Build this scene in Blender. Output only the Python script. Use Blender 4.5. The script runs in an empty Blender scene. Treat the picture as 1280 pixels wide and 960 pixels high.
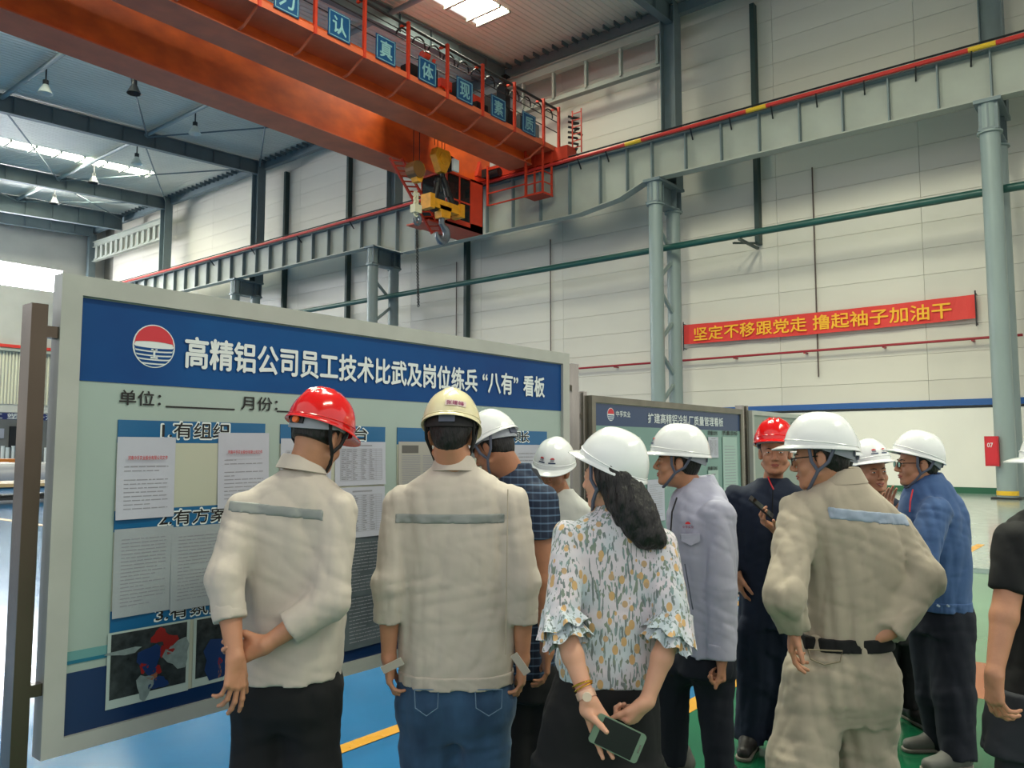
import bpy, math, random
import numpy as np
from mathutils import Vector, Matrix
random.seed(7)
SC = bpy.context.scene
COL = SC.collection
# ------------------------------------------------------------------ camera
F = 1000.0; TH = math.atan(0.081); PH = math.radians(38.9); EYE = 1.6
CP, SP = math.cos(PH), math.sin(PH)
cam = bpy.data.cameras.new('camera'); camo = bpy.data.objects.new('camera', cam); COL.objects.link(camo)
cam.sensor_width = 36.0; cam.lens = 36.0 * F / 1280.0; cam.clip_end = 400
camo.location = (0, 0, EYE)
camo.rotation_euler = (math.pi / 2 + TH, 0, PH - math.pi / 2)
SC.camera = camo
# ------------------------------------------------------------------ world, exposure
w = bpy.data.worlds.new('world'); SC.world = w; w.use_nodes = True
bg = w.node_tree.nodes['Background']; bg.inputs[0].default_value = (1.0, 0.985, 0.96, 1); bg.inputs[1].default_value = 0.85
SC.view_settings.view_transform = 'Standard'; SC.view_settings.look = 'None'
SC.view_settings.gamma = 1.0; SC.view_settings.use_curve_mapping = False
SC.view_settings.exposure = 0.28
SKYLIGHT = 38.0
WINDOW = 30.0

# ------------------------------------------------------------------ measuring (pixel of the photograph -> point on a known plane)
def dirn(px, py):
    a = F * math.cos(TH) - (480 - py) * math.sin(TH); u = F * math.sin(TH) + (480 - py) * math.cos(TH); r = px - 640
    return (a * CP + r * SP, a * SP - r * CP, u, a)
def onX(px, py, X):
    d = dirn(px, py); k = X / d[0]; return Vector((X, d[1] * k, EYE + d[2] * k))
def onY(px, py, Y):
    d = dirn(px, py); k = Y / d[1]; return Vector((d[0] * k, Y, EYE + d[2] * k))
def uvz(px, py, D):                       # camera-yaw frame: right, depth, height
    d = dirn(px, py); k = D / d[3]; return np.array([(px - 640) * k, D, EYE + d[2] * k])

# ------------------------------------------------------------------ materials
def srgb(c):
    return tuple(((v / 12.92) if v <= 0.04045 else ((v + 0.055) / 1.055) ** 2.4) for v in c)
MATS = {}
def mat(name, col, rough=0.6, metal=0.0, var=0.0, vscale=5.0, bump=0.0, bscale=40.0, emit=0.0, coat=0.0, stretch=(1, 1, 1), sss=0.0, col2=None, detail=4.0):
    if name in MATS: return MATS[name]
    m = bpy.data.materials.new(name); m.use_nodes = True; nt = m.node_tree; b = nt.nodes['Principled BSDF']
    c = srgb(col); b.inputs['Base Color'].default_value = (*c, 1)
    b.inputs['Roughness'].default_value = rough; b.inputs['Metallic'].default_value = metal
    if coat: b.inputs['Coat Weight'].default_value = coat; b.inputs['Coat Roughness'].default_value = 0.08
    if sss: b.inputs['Subsurface Weight'].default_value = sss; b.inputs['Subsurface Radius'].default_value = (0.02, 0.008, 0.004)
    if emit: b.inputs['Emission Color'].default_value = (*c, 1); b.inputs['Emission Strength'].default_value = emit
    if var or bump:
        tc = nt.nodes.new('ShaderNodeTexCoord'); mp = nt.nodes.new('ShaderNodeMapping'); mp.inputs['Scale'].default_value = stretch
        nt.links.new(tc.outputs['Object'], mp.inputs['Vector'])
    if var:
        n = nt.nodes.new('ShaderNodeTexNoise'); n.inputs['Scale'].default_value = vscale; n.inputs['Detail'].default_value = detail
        nt.links.new(mp.outputs[0], n.inputs['Vector'])
        mr = nt.nodes.new('ShaderNodeMapRange'); mr.inputs[1].default_value = 0.3; mr.inputs[2].default_value = 0.7
        nt.links.new(n.outputs[0], mr.inputs[0])
        mx = nt.nodes.new('ShaderNodeMix'); mx.data_type = 'RGBA'
        c2 = srgb(col2) if col2 else tuple(v * (1 - var) for v in c)
        mx.inputs[6].default_value = (*c, 1); mx.inputs[7].default_value = (*c2, 1)
        nt.links.new(mr.outputs[0], mx.inputs[0]); nt.links.new(mx.outputs[2], b.inputs['Base Color'])
    if bump:
        n2 = nt.nodes.new('ShaderNodeTexNoise'); n2.inputs['Scale'].default_value = bscale; n2.inputs['Detail'].default_value = 3
        nt.links.new(mp.outputs[0], n2.inputs['Vector'])
        bp = nt.nodes.new('ShaderNodeBump'); bp.inputs['Strength'].default_value = bump; bp.inputs['Distance'].default_value = 0.01
        nt.links.new(n2.outputs[0], bp.inputs['Height']); nt.links.new(bp.outputs[0], b.inputs['Normal'])
    MATS[name] = m; return m

M_wall = mat('wall_panel', (0.86, 0.84, 0.79), 0.45, var=0.10, vscale=0.5, stretch=(1, 0.3, 1))
M_wallgap = mat('wall_backing', (0.52, 0.51, 0.48), 0.8)
M_endwall = mat('end_wall', (0.70, 0.70, 0.68), 0.7, var=0.1, vscale=0.6)
M_roof = mat('roof_sheet', (0.82, 0.83, 0.79), 0.5, var=0.12, vscale=0.4)
M_rafter = mat('rafter_steel', (0.40, 0.46, 0.48), 0.6, var=0.2, vscale=0.8)
M_col = mat('column_paint', (0.53, 0.59, 0.585), 0.4, var=0.12, vscale=1.5, stretch=(1, 1, 0.3))
M_upcol = mat('upper_column_paint', (0.42, 0.48, 0.50), 0.5, var=0.15, vscale=1.5)
M_runway = mat('runway_paint', (0.62, 0.64, 0.605), 0.5, var=0.14, vscale=0.8)
M_rail = mat('rail_steel', (0.22, 0.22, 0.22), 0.4, 0.6)
M_redrail = mat('conductor_red', (0.78, 0.20, 0.17), 0.45)
M_yellow = mat('yellow_paint', (0.86, 0.70, 0.16), 0.5)
M_green = mat('green_pipe', (0.13, 0.33, 0.30), 0.4, var=0.2, vscale=2)
M_post = mat('dark_green_post', (0.17, 0.25, 0.24), 0.5)
M_conduit = mat('brown_conduit', (0.36, 0.30, 0.28), 0.5)
M_blue = mat('blue_trim', (0.16, 0.36, 0.62), 0.4)
M_skirt = mat('green_skirting', (0.14, 0.38, 0.27), 0.4)
M_orange = mat('crane_orange', (0.90, 0.40, 0.14), 0.42, var=0.30, vscale=0.9, stretch=(1, 1, 1.6), bump=0.15, bscale=6, col2=(0.72, 0.29, 0.11), detail=8)
M_orange2 = mat('crane_orange_dark', (0.84, 0.40, 0.25), 0.5, var=0.25, vscale=1.2)
M_redpaint = mat('crane_red', (0.76, 0.22, 0.12), 0.45, var=0.15, vscale=3)
M_hook = mat('hook_yellow', (0.88, 0.60, 0.12), 0.45, var=0.3, vscale=4)
M_black = mat('black_rubber', (0.06, 0.06, 0.065), 0.5)
M_dark = mat('dark_steel', (0.15, 0.16, 0.17), 0.5, 0.3)
M_steel = mat('stainless_steel', (0.66, 0.64, 0.60), 0.24, 0.95, var=0.4, vscale=5, stretch=(1, 1, 0.25))
M_signtx = mat('sign_teal_print', (0.50, 0.66, 0.68), 0.5)
M_postd = mat('steel_post_dull', (0.40, 0.36, 0.31), 0.22, 0.97, var=0.5, vscale=4, stretch=(1, 1, 0.3))
M_alu = mat('board_frame_grey', (0.70, 0.71, 0.68), 0.45, var=0.12, vscale=6)
M_glass = mat('cab_glass', (0.10, 0.12, 0.12), 0.08)
M_sign = mat('sign_blue', (0.07, 0.27, 0.44), 0.4)
M_white = mat('white_print', (0.86, 0.89, 0.89), 0.5)
M_black_ink = mat('black_print', (0.07, 0.07, 0.07), 0.6)
M_grey_ink = mat('grey_print', (0.57, 0.57, 0.60), 0.7)
M_red_ink = mat('red_print', (0.72, 0.22, 0.24), 0.6)
M_board = mat('board_pale', (0.63, 0.70, 0.67), 0.4, var=0.06, vscale=3)
M_bluehead = mat('board_blue', (0.0, 0.31, 0.55), 0.5, var=0.35, vscale=1.3, col2=(0.0, 0.22, 0.46))
M_bluehead.node_tree.nodes['Principled BSDF'].inputs['Specular IOR Level'].default_value = 0.25
M_bluebar = mat('board_bar_blue', (0.05, 0.37, 0.56), 0.3)
M_navy = mat('board_navy', (0.04, 0.17, 0.34), 0.3)
M_teal = mat('board_teal_line', (0.10, 0.42, 0.52), 0.3)
M_panelb = mat('board_beige_panel', (0.72, 0.73, 0.66), 0.4)
M_paper = mat('paper', (0.73, 0.74, 0.79), 0.6, var=0.07, vscale=8)
M_logored = mat('logo_red', (0.80, 0.16, 0.20), 0.4)
M_banner = mat('banner_red', (0.88, 0.23, 0.20), 0.6, bump=0.3, bscale=2)
M_bantext = mat('banner_yellow', (0.98, 0.72, 0.16), 0.6)
M_tan = mat('cardboard_tan', (0.62, 0.50, 0.32), 0.8)
M_skyl = mat('skylight_panel', (1.0, 1.0, 0.90), 0.5, emit=SKYLIGHT)
M_wind = mat('window_light', (0.97, 0.98, 1.0), 0.5, emit=WINDOW)
M_lamp = mat('lamp_shade', (0.20, 0.21, 0.22), 0.4, 0.3)
M_lens = mat('lamp_lens', (0.82, 0.86, 0.84), 0.3)

def set_props(o, label=None, cat=None, group=None, kind=None):
    if label: o['label'] = label
    if cat: o['category'] = cat
    if group: o['group'] = group
    if kind: o['kind'] = kind
    return o
def empty(name, loc, label=None, cat=None, group=None, kind=None, rz=0.0):
    o = bpy.data.objects.new(name, None); COL.objects.link(o); o.location = loc; o.rotation_euler.z = rz; o.empty_display_size = 0.1
    return set_props(o, label, cat, group, kind)

class MB:
    """collects boxes, bars and tubes into one mesh; coordinates are in the parent's space"""
    def __init__(s, org=(0, 0, 0)): s.v = []; s.f = []; s.org = Vector(org)
    def add(s, vs, fs):
        n = len(s.v); s.v += [tuple(Vector(p) - s.org) for p in vs]; s.f += [tuple(i + n for i in f) for f in fs]; return s
    def box(s, lo, hi):
        x0, y0, z0 = lo; x1, y1, z1 = hi
        return s.add([(x0, y0, z0), (x1, y0, z0), (x1, y1, z0), (x0, y1, z0), (x0, y0, z1), (x1, y0, z1), (x1, y1, z1), (x0, y1, z1)],
                     [(0, 3, 2, 1), (4, 5, 6, 7), (0, 1, 5, 4), (1, 2, 6, 5), (2, 3, 7, 6), (3, 0, 4, 7)])
    def bar(s, a, b, w, h, up=(0, 0, 1)):
        a = Vector(a); b = Vector(b); d = (b - a).normalized(); up = Vector(up)
        if abs(d.dot(up)) > 0.98: up = Vector((1, 0, 0))
        sx = d.cross(up).normalized() * (w / 2); sy = sx.cross(d).normalized() * (h / 2)
        vs = [a - sx - sy, a + sx - sy, a + sx + sy, a - sx + sy, b - sx - sy, b + sx - sy, b + sx + sy, b - sx + sy]
        return s.add(vs, [(0, 3, 2, 1), (4, 5, 6, 7), (0, 1, 5, 4), (1, 2, 6, 5), (2, 3, 7, 6), (3, 0, 4, 7)])
    def cyl(s, a, b, r, n=12, r2=None, caps=True):
        r2 = r if r2 is None else r2
        a = Vector(a); b = Vector(b); d = (b - a).normalized(); up = Vector((0, 0, 1)) if abs(d.z) < 0.9 else Vector((1, 0, 0))
        x = d.cross(up).normalized(); y = d.cross(x)
        vs = []; fs = []
        for i in range(n):
            t = 2 * math.pi * i / n; q = x * math.cos(t) + y * math.sin(t); vs += [a + q * r, b + q * r2]
        for i in range(n):
            j = (i + 1) % n; fs.append((2 * i, 2 * j, 2 * j + 1, 2 * i + 1))
        if caps: fs += [tuple(2 * i for i in range(n))[::-1], tuple(2 * i + 1 for i in range(n))]
        return s.add(vs, fs)
    def tube(s, pts, r, n=8):
        pts = [Vector(p) for p in pts]; rs = r if isinstance(r, (list, tuple)) else [r] * len(pts)
        vs = []; fs = []; x = None
        for k, p in enumerate(pts):
            d = (pts[min(k + 1, len(pts) - 1)] - pts[max(k - 1, 0)]).normalized()
            if x is None:
                up = Vector((0, 0, 1)) if abs(d.z) < 0.9 else Vector((1, 0, 0)); x = d.cross(up).normalized()
            else: x = (x - d * x.dot(d)).normalized()
            y = d.cross(x)
            for i in range(n):
                t = 2 * math.pi * i / n; vs.append(p + (x * math.cos(t) + y * math.sin(t)) * rs[k])
        for k in range(len(pts) - 1):
            for i in range(n):
                j = (i + 1) % n; fs.append((k * n + i, k * n + j, (k + 1) * n + j, (k + 1) * n + i))
        m = len(pts) - 1
        fs += [tuple(range(n))[::-1], tuple(m * n + i for i in range(n))]
        return s.add(vs, fs)
    def prism(s, poly, ext):            # poly: list of 3d points, ext: extrusion vector
        e = Vector(ext); n = len(poly); vs = [Vector(p) for p in poly] + [Vector(p) + e for p in poly]
        fs = [tuple(range(n))[::-1], tuple(range(n, 2 * n))] + [(i, (i + 1) % n, (i + 1) % n + n, i + n) for i in range(n)]
        return s.add(vs, fs)
    def torus(s, c, nrm, R, r, n=14, m=6, a0=0.0, a1=2 * math.pi):
        nrm = Vector(nrm).normalized(); up = Vector((0, 0, 1)) if abs(nrm.z) < 0.9 else Vector((1, 0, 0))
        x = nrm.cross(up).normalized(); y = nrm.cross(x); c = Vector(c)
        pts = [c + (x * math.cos(a0 + (a1 - a0) * i / n) + y * math.sin(a0 + (a1 - a0) * i / n)) * R for i in range(n + 1)]
        return s.tube(pts, r, m)
    def build(s, name, m, parent=None, smooth=False, label=None, cat=None, group=None, kind=None):
        me = bpy.data.meshes.new(name); me.from_pydata(s.v, [], s.f); me.update()
        me.materials.append(m)
        if smooth:
            me.polygons.foreach_set('use_smooth', [True] * len(me.polygons))
            try: me.set_sharp_from_angle(angle=math.radians(40))
            except Exception: pass
        o = bpy.data.objects.new(name, me); COL.objects.link(o); o.parent = parent
        if parent is None: o.location = s.org
        return set_props(o, label, cat, group, kind)
def org_of(p): return p.location if p else (0, 0, 0)
def thing_box(name, lo, hi, m, parent=None, **k):
    b = MB(org_of(parent) if parent else lo); b.box(lo, hi); return b.build(name, m, parent, **k)

def fit_text(s, txt, c, ud, vd, wdt, hgt, m, parent=None, bold=0.02, depth=0.004, name='lettering', uniform=False, res=2):
    """flat lettering fitted in a wdt x hgt box centred on c; ud, vd: reading and up directions"""
    cu = bpy.data.curves.new('lettering', 'FONT'); cu.body = txt; cu.resolution_u = res; cu.extrude = 0.0; cu.fill_mode = 'FRONT'
    o = bpy.data.objects.new('lettering', cu); COL.objects.link(o)
    dg = bpy.context.evaluated_depsgraph_get(); me = bpy.data.meshes.new_from_object(o.evaluated_get(dg))
    bpy.data.objects.remove(o); bpy.data.curves.remove(cu)
    n = len(me.vertices)
    if n == 0: return None
    co = np.empty(n * 3); me.vertices.foreach_get('co', co); co = co.reshape(-1, 3)
    lo = co.min(0); hi = co.max(0); sz = np.maximum(hi - lo, 1e-6)
    sx, sy = wdt / sz[0], hgt / sz[1]
    if uniform: sx = sy = min(sx, sy)
    p = (co - (lo + hi) / 2) * np.array([sx, sy, 1])
    fs = [tuple(f.vertices) for f in me.polygons]; bpy.data.meshes.remove(me)
    # weight of the strokes: the outline repeated with small shifts in its own plane
    k = bold * .55; sh = [(0, 0), (k, 0), (-k, 0), (0, k), (0, -k)] if bold > .01 else [(0, 0)]
    if bold > .06: sh += [(k * .7, k * .7), (-k * .7, k * .7), (k * .7, -k * .7), (-k * .7, -k * .7)]
    ud = np.array(ud, float); vd = np.array(vd, float); nd = np.cross(ud, vd); V = []; FF = []
    for i, (dx, dy) in enumerate(sh):
        q = np.array(c, float) - np.array(s, float) + (p[:, :1] + dx * hgt) * ud + (p[:, 1:2] + dy * hgt) * vd + nd * (depth + i * min(hgt * .0004, .0001))
        V += [tuple(v) for v in q]; FF += [tuple(j + i * n for j in f) for f in fs]
    me = bpy.data.meshes.new(name); me.from_pydata(V, [], FF); me.update(); me.materials.append(m)
    ob = bpy.data.objects.new(name, me); COL.objects.link(ob); ob.parent = parent
    return ob

# ================================================================== THE SETTING
XC, XL, XW = 30.0, 31.6, 33.0             # crane column leg, outer leg, wall
ROOF0, RSL = 21.8, 0.05
def roofz(x): return ROOF0 - RSL * (31 - x)
YC = [3.85, 16.3, 34.4, 48.4, 61.2]       # column lines

def floor_mat(name, col, rough=0.13, var=0.25):
    m = mat(name, col, rough, var=var, vscale=0.8, detail=6)
    nt = m.node_tree; b = nt.nodes['Principled BSDF']; b.inputs['Specular IOR Level'].default_value = 0.6
    tc = nt.nodes.new('ShaderNodeTexCoord'); n = nt.nodes.new('ShaderNodeTexNoise'); n.inputs['Scale'].default_value = 3.0; n.inputs['Detail'].default_value = 5
    nt.links.new(tc.outputs['Object'], n.inputs['Vector'])
    mr = nt.nodes.new('ShaderNodeMapRange'); mr.inputs[3].default_value = rough * 0.7; mr.inputs[4].default_value = rough * 1.7
    nt.links.new(n.outputs[0], mr.inputs[0]); nt.links.new(mr.outputs[0], b.inputs['Roughness'])
    bp = nt.nodes.new('ShaderNodeBump'); bp.inputs['Strength'].default_value = 0.06; bp.inputs['Distance'].default_value = 0.02
    nt.links.new(n.outputs[0], bp.inputs['Height']); nt.links.new(bp.outputs[0], b.inputs['Normal'])
    return m
M_fblue = floor_mat('floor_blue', (0.12, 0.42, 0.63))
M_fgreen = floor_mat('floor_green', (0.10, 0.40, 0.27))
M_fbrown = floor_mat('floor_brown', (0.62, 0.40, 0.28))
M_fglare = floor_mat('floor_green_glare', (0.40, 0.57, 0.46))  # green floor with the white wall's glare put into its colour
M_fgrey = floor_mat('floor_grey', (0.62, 0.68, 0.66))  # grey lightened so the colour carries the glare near the wall
M_fyel = floor_mat('floor_yellow', (0.86, 0.62, 0.16), 0.25)
M_fteal = floor_mat('floor_teal', (0.10, 0.38, 0.38))
gb = MB(); gb.box((-220, -220, -0.5), (220, 260, -0.31)); gb.build('ground', mat('outside_ground', (0.50, 0.50, 0.48), 0.9, var=0.2, vscale=0.2), kind='structure')  # unseen outside ground, added to stop the lower sky lighting the wall
fl = MB(); fl.box((-14, -20, -0.3), (36, 78, 0.0)); floor = fl.build('floor', M_fblue, kind='structure')
def zone(name, x0, y0, x1, y1, m, z=0.002):
    b = MB(); b.box((x0, y0, z - 0.0015), (x1, y1, z)); return b.build(name, m, floor)
zone('green_floor_zone', -14, -20, 6.0, 2.30, M_fgreen)
zone('green_floor_zone', 7.0, -20, 12.0, 2.30, M_fglare)
zone('brown_floor_strip', 6.0, -20, 7.0, 2.30, M_fbrown)
zone('teal_floor_line', 11.9, -20, 12.4, 12, M_fteal, 0.004)
zone('grey_floor_zone', 12.4, -20, 33, 12, M_fgrey)
zone('yellow_floor_line', 3.0, 2.30, 11.9, 2.42, M_fyel, 0.004)
zone('yellow_floor_line', 1.9, 3.43, 11.9, 3.53, M_fyel, 0.004)
for k in range(4): zone('yellow_floor_dash', 14.2 + k * 3.2, 2.35, 15.5 + k * 3.2, 2.47, M_fyel, 0.005)
zone('yellow_floor_line', 6.95, 9.0, 7.1, 70, M_fyel, 0.004)

# right wall: cladding panels one by one
wr = MB((XW, -8, 0)); wr.box((XW + 0.06, -8, 0), (XW + 0.3, 75.2, 22.6)); wall_right = wr.build('wall_right', M_wallgap, kind='structure')
PL = 5.55
seams = [-4.5 + PL * i for i in range(15)]
pmesh = None
for i in range(len(seams) - 1):
    for r in range(22):
        if pmesh is None:
            b = MB(); b.box((-0.03, 0.006, 0.006), (0.06, PL - 0.006, 0.994)); po = b.build('wall_panel', M_wall, wall_right); pmesh = po.data
        else:
            po = bpy.data.objects.new('wall_panel', pmesh); COL.objects.link(po); po.parent = wall_right
        po.location = (0.0, seams[i] + 8, r * 1.0 + (0.15 if r == 0 else 0.15))
for (z0, z1, x, m, nm) in ((3.17, 3.40, XW - 0.10, M_blue, 'trim_1'), (0.0, 0.22, XW - 0.12, M_skirt, 'baseboard_right'), (3.08, 3.15, XW - 0.07, M_dark, 'trim_2')):
    thing_box(nm, (x, -6, z0), (XW - 0.03, 74, z1), m, kind='structure')
thing_box('trim_5', (XW - 0.05, -8, 0.2), (XW - 0.03, 74, 3.08), mat('dado_white', (0.93, 0.92, 0.88), 0.5), kind='structure')
# end wall with the high window strip
we = MB((0, 75, 0)); we.box((-14, 75, 0), (XW, 75.3, 15.35)); we.box((-14, 75, 17.35), (XW, 75.3, 22.6)); we.box((29.45, 75, 15.35), (XW, 75.3, 17.35))
wall_far = we.build('wall_far', M_endwall, kind='structure')
wn = empty('window_1', (8, 75.1, 15.35), kind='structure')
for k in range(14):
    x0 = 29.45 - 3.1 * (k + 1)
    b = MB(wn.location); b.box((x0 + 0.03, 75.1, 15.38), (x0 + 3.07, 75.14, 17.32)); b.build('pane', M_wind, wn)
cb = MB((0, 74.9, 0))
for k in range(150):
    x0 = 29.5 - 0.25 * k; cb.box((x0, 74.90, 5.35), (x0 + 0.14, 74.98, 9.75))
cb.build('corrugated_cladding', mat('cladding_cream', (0.80, 0.79, 0.70), 0.5), wall_far).location = (0, 0, 0)
wf = bpy.data.objects['corrugated_cladding']; wf.location = (0, -0.1, 0)
thing_box('trim_3', (-8, 74.7, 10.1), (XW, 74.85, 10.35), M_redrail, kind='structure')
thing_box('trim_4', (-8, 74.6, 9.78), (XW, 74.9, 9.98), M_runway, kind='structure')

# ceiling: corrugated roof sheet running across the span, with skylight openings
SKY = [(23.6, 27.3, 22.2, 24.1), (4.0, 17.4, 38.4, 39.6), (2.0, 27.9, 55.9, 57.2), (2.0, 27.8, 63.2, 64.7), (2, 14, -12.0, -10.0), (4, 16, 4.0, 6.2), (4, 16, 11.5, 13.7)]  # last three strips lie out of view, added to light the hall and wall
def roof_patch(b, x0, x1, y0, y1):
    """trapezoid ribs along x"""
    y = y0; vs = []; fs = []
    ys = []
    p = 0.30; k = math.floor(y0 / p)
    pts = [(y0, 0)]
    while True:
        base = k * p
        for dy, dz in ((0.0, 0), (0.22, 0), (0.24, 0.035), (0.28, 0.035), (0.30, 0)):
            yy = base + dy
            if y0 < yy < y1: pts.append((yy, dz))
        k += 1
        if base > y1: break
    pts.append((y1, 0))
    for (yy, dz) in pts: vs += [(x0, yy, roofz(x0) + dz), (x1, yy, roofz(x1) + dz)]
    for i in range(len(pts) - 1): fs.append((2 * i, 2 * i + 2, 2 * i + 3, 2 * i + 1))
    b.add(vs, fs)
rb = MB()
ycuts = sorted(set([-20.0, 75.2] + [s[2] for s in SKY] + [s[3] for s in SKY]))
for i in range(len(ycuts) - 1):
    y0, y1 = ycuts[i], ycuts[i + 1]; hit = [s for s in SKY if s[2] <= y0 + 1e-6 and s[3] >= y1 - 1e-6]
    if hit:
        s = hit[0]; roof_patch(rb, -8.0, s[0], y0, y1); roof_patch(rb, s[1], XW, y0, y1)
    else: roof_patch(rb, -8.0, XW, y0, y1)
ceiling = rb.build('ceiling', M_roof, kind='structure')
for n, s in enumerate(SKY):
    e = empty('window_%d' % (n + 2), (s[0], s[2], roofz(s[0]) + 0.1), kind='structure')
    k = 0; x = s[0]
    while x < s[1] - 0.3:
        x2 = min(x + 1.5, s[1]); b = MB(e.location)
        b.add([(x + .04, s[2], roofz(x) + .12), (x2 - .04, s[2], roofz(x2) + .12), (x2 - .04, s[3], roofz(x2) + .12), (x + .04, s[3], roofz(x) + .12)], [(0, 1, 2, 3)])
        b.build('pane', M_skyl, e)
        b = MB(e.location); b.bar((x2, s[2] - .05, roofz(x2) - .02), (x2, s[3] + .05, roofz(x2) - .02), 0.14, 0.2); b.build('purlin', M_yellow if False else mat('purlin_grey', (0.62, 0.64, 0.60), 0.6), e)
        x = x2
# rafters, tie tubes, rods
raf = [16.3, 26.0, 34.4, 48.3, 61.3, 68.8, 74.4]
for y in raf:
    b = MB((XL, y, 21)); d0 = 0.85
    x0, x1 = -8.0, XL
    zt0, zt1 = roofz(x0) - 0.12, roofz(x1) - 0.12
    hh = 0.9 if y != 68.8 else 1.3
    b.prism([(x0, y - .02, zt0), (x1, y - .02, zt1), (x1, y - .02, zt1 - hh), (x0, y - .02, zt0 - hh - .15)], (0, 0.04, 0))
    b.bar((x0, y, zt0), (x1, y, zt1), 0.36, 0.04); b.bar((x0, y, zt0 - hh - .15), (x1, y, zt1 - hh), 0.36, 0.04)
    x = 4.0
    while x < 31: b.box((x, y - .16, roofz(x) - .12 - hh), (x + .03, y + .16, roofz(x) - .14)); x += 2.0
    b.build('rafter', M_rafter, label=None, kind='structure')
for x in (7.5, 15.4, 23.4):
    for i in range(len(raf) - 1):
        b = MB((x, raf[i], roofz(x) - .3)); b.cyl((x, raf[i] + .1, roofz(x) - .32), (x, raf[i + 1] - .1, roofz(x) - .32), 0.13, 10); b.build('tie_tube', M_col, kind='structure', smooth=True)
b = MB((XL, 0, 21)); b.bar((XL + .3, 3, roofz(XL) - .35), (XL + .3, 75, roofz(XL) - .35), .35, .5)
for k in range(110): b.box((XL - .35, 10 + k * .6, roofz(XL) - .25), (XL + .2, 10.06 + k * .6, roofz(XL) - .05))
b.build('eave_strut', M_rafter, kind='structure')
for (ya, yb) in ((35, 48), (48.6, 61), (61.6, 68.6)):
    for (xa, xb) in ((23.4, 31.4), (31.4, 23.4), (15.4, 23.4)):
        b = MB((xa, ya, 21)); b.cyl((xa, ya, roofz(xa) - .5), (xb, yb, roofz(xb) - .5), .05, 8); b.build('brace_rod', M_rafter, kind='structure')
# lamps under the roof
for (px_, py_, x, y) in ((57, 85, 15.8, 43.4), (168, 85, 18.8, 40.2), (245, 140, 23.9, 43.3), (172, 180, 24.2, 51), (118, 205, 24.1, 57), (68, 225, 24.4, 64.3)):
    z = roofz(x) - .35
    e = empty('high_bay_lamp', (x, y, z), None, 'lamp', 'lamps hanging under the roof')
    e['label'] = {57: 'unlit bell lamp under the roof nearest the left picture edge, above the first rafter', 168: 'unlit dark lamp hanging right against the lower edge of the orange crane girder', 245: 'unlit glass bell lamp hanging alone below the crane, right of the tie tube',
                  172: 'unlit bell lamp just behind the first dark rafter', 118: 'unlit lamp hanging in front of the middle skylight strip', 68: 'unlit lamp hanging by the farthest skylight strip'}[px_]
    b = MB(e.location); b.cyl((x, y, z + .38), (x, y, z - .35), .04, 6); b.cyl((x, y, z - .3), (x, y, z - .55), .14, 10); b.build('hanger', M_lamp, e)
    b = MB(e.location); b.cyl((x, y, z - .5), (x, y, z - 1.0), .12, 14, .36, caps=False); b.build('lamp_shade', M_lens if px_ in (57, 245, 172) else M_lamp, e, smooth=True)

# columns
for i, y in enumerate(YC):
    e = empty('crane_column', (XC, y, 0), ['round grey steel column at the right picture edge with a red box', 'twin-legged round grey column left of the red banner', 'twin-legged grey column above the main board, left of the crane cab',
                                          'grey column far back behind the left part of the main board', 'farthest grey column in front of the end wall'][i], 'column', 'columns along the right wall', 'thing')
    for x, r in ((XC, .30), (XL, .30)):
        b = MB(e.location); b.cyl((x, y, 0), (x, y, 12.2), r, 24); b.cyl((x, y, 12.0), (x, y, 12.06), r + .08, 24); b.build('column_leg', M_col, e, smooth=True)
    b = MB(e.location); z = 0.6; k = 0
    while z < 11.2:
        x0, x1 = (XC, XL) if k % 2 == 0 else (XL, XC); b.cyl((x0, y, z), (x1, y, z + 1.25), .09, 8); z += 1.35; k += 1
    b.build('lattice_brace', M_col, e)
    b = MB(e.location); b.box((XC - .32, y - .30, 12.06), (XL + .32, y + .30, 12.14)); b.box((XC - .3, y - .03, 12.1), (XL + .3, y + .03, 13.1)); b.box((XC - .35, y - .4, 13.0), (XL + .35, y + .4, 13.12))
    for x in (XC - .2, XC + .25, XL - .2, XL + .25): b.box((x - .02, y - .28, 12.1), (x + .02, y + .28, 13.05))
    b.build('column_head', M_upcol, e)
    b = MB(e.location); b.cyl((XC, y, 12.1), (XC, y, 13.05), .29, 20); b.build('column_neck', M_col, e, smooth=True)
    b = MB(e.location); b.box((XC - .42, y - .42, 0), (XC + .42, y + .42, .06)); b.build('base_plate', M_dark, e)
    b = MB(e.location); b.cyl((XC, y, .12), (XC, y, .26), .315, 24); b.build('yellow_band', M_yellow, e, label='yellow painted band')
    # upper H column
    b = MB(e.location); b.box((XL - .02, y - .34, 13.1), (XL + .02, y + .34, roofz(XL) - .2)); b.box((XL - .32, y - .36, 13.1), (XL + .32, y - .32, roofz(XL) - .2)); b.box((XL - .32, y + .32, 13.1), (XL + .32, y + .36, roofz(XL) - .2))
    b.build('upper_column', M_upcol, e)
b = MB((XL, 26, 20)); b.box((XL - .3, 25.7, 19.0), (XL + .1, 26.3, 21.2)); b.build('rafter_bracket', M_dark, kind='structure')
b = MB((XL, 75, 0)); b.box((XL - .3, 74.3, 0), (XL + .3, 74.8, 21)); b.box((29.0, 74.4, 0), (29.3, 74.8, 15)); b.build('corner_column', M_upcol, kind='structure')

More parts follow.
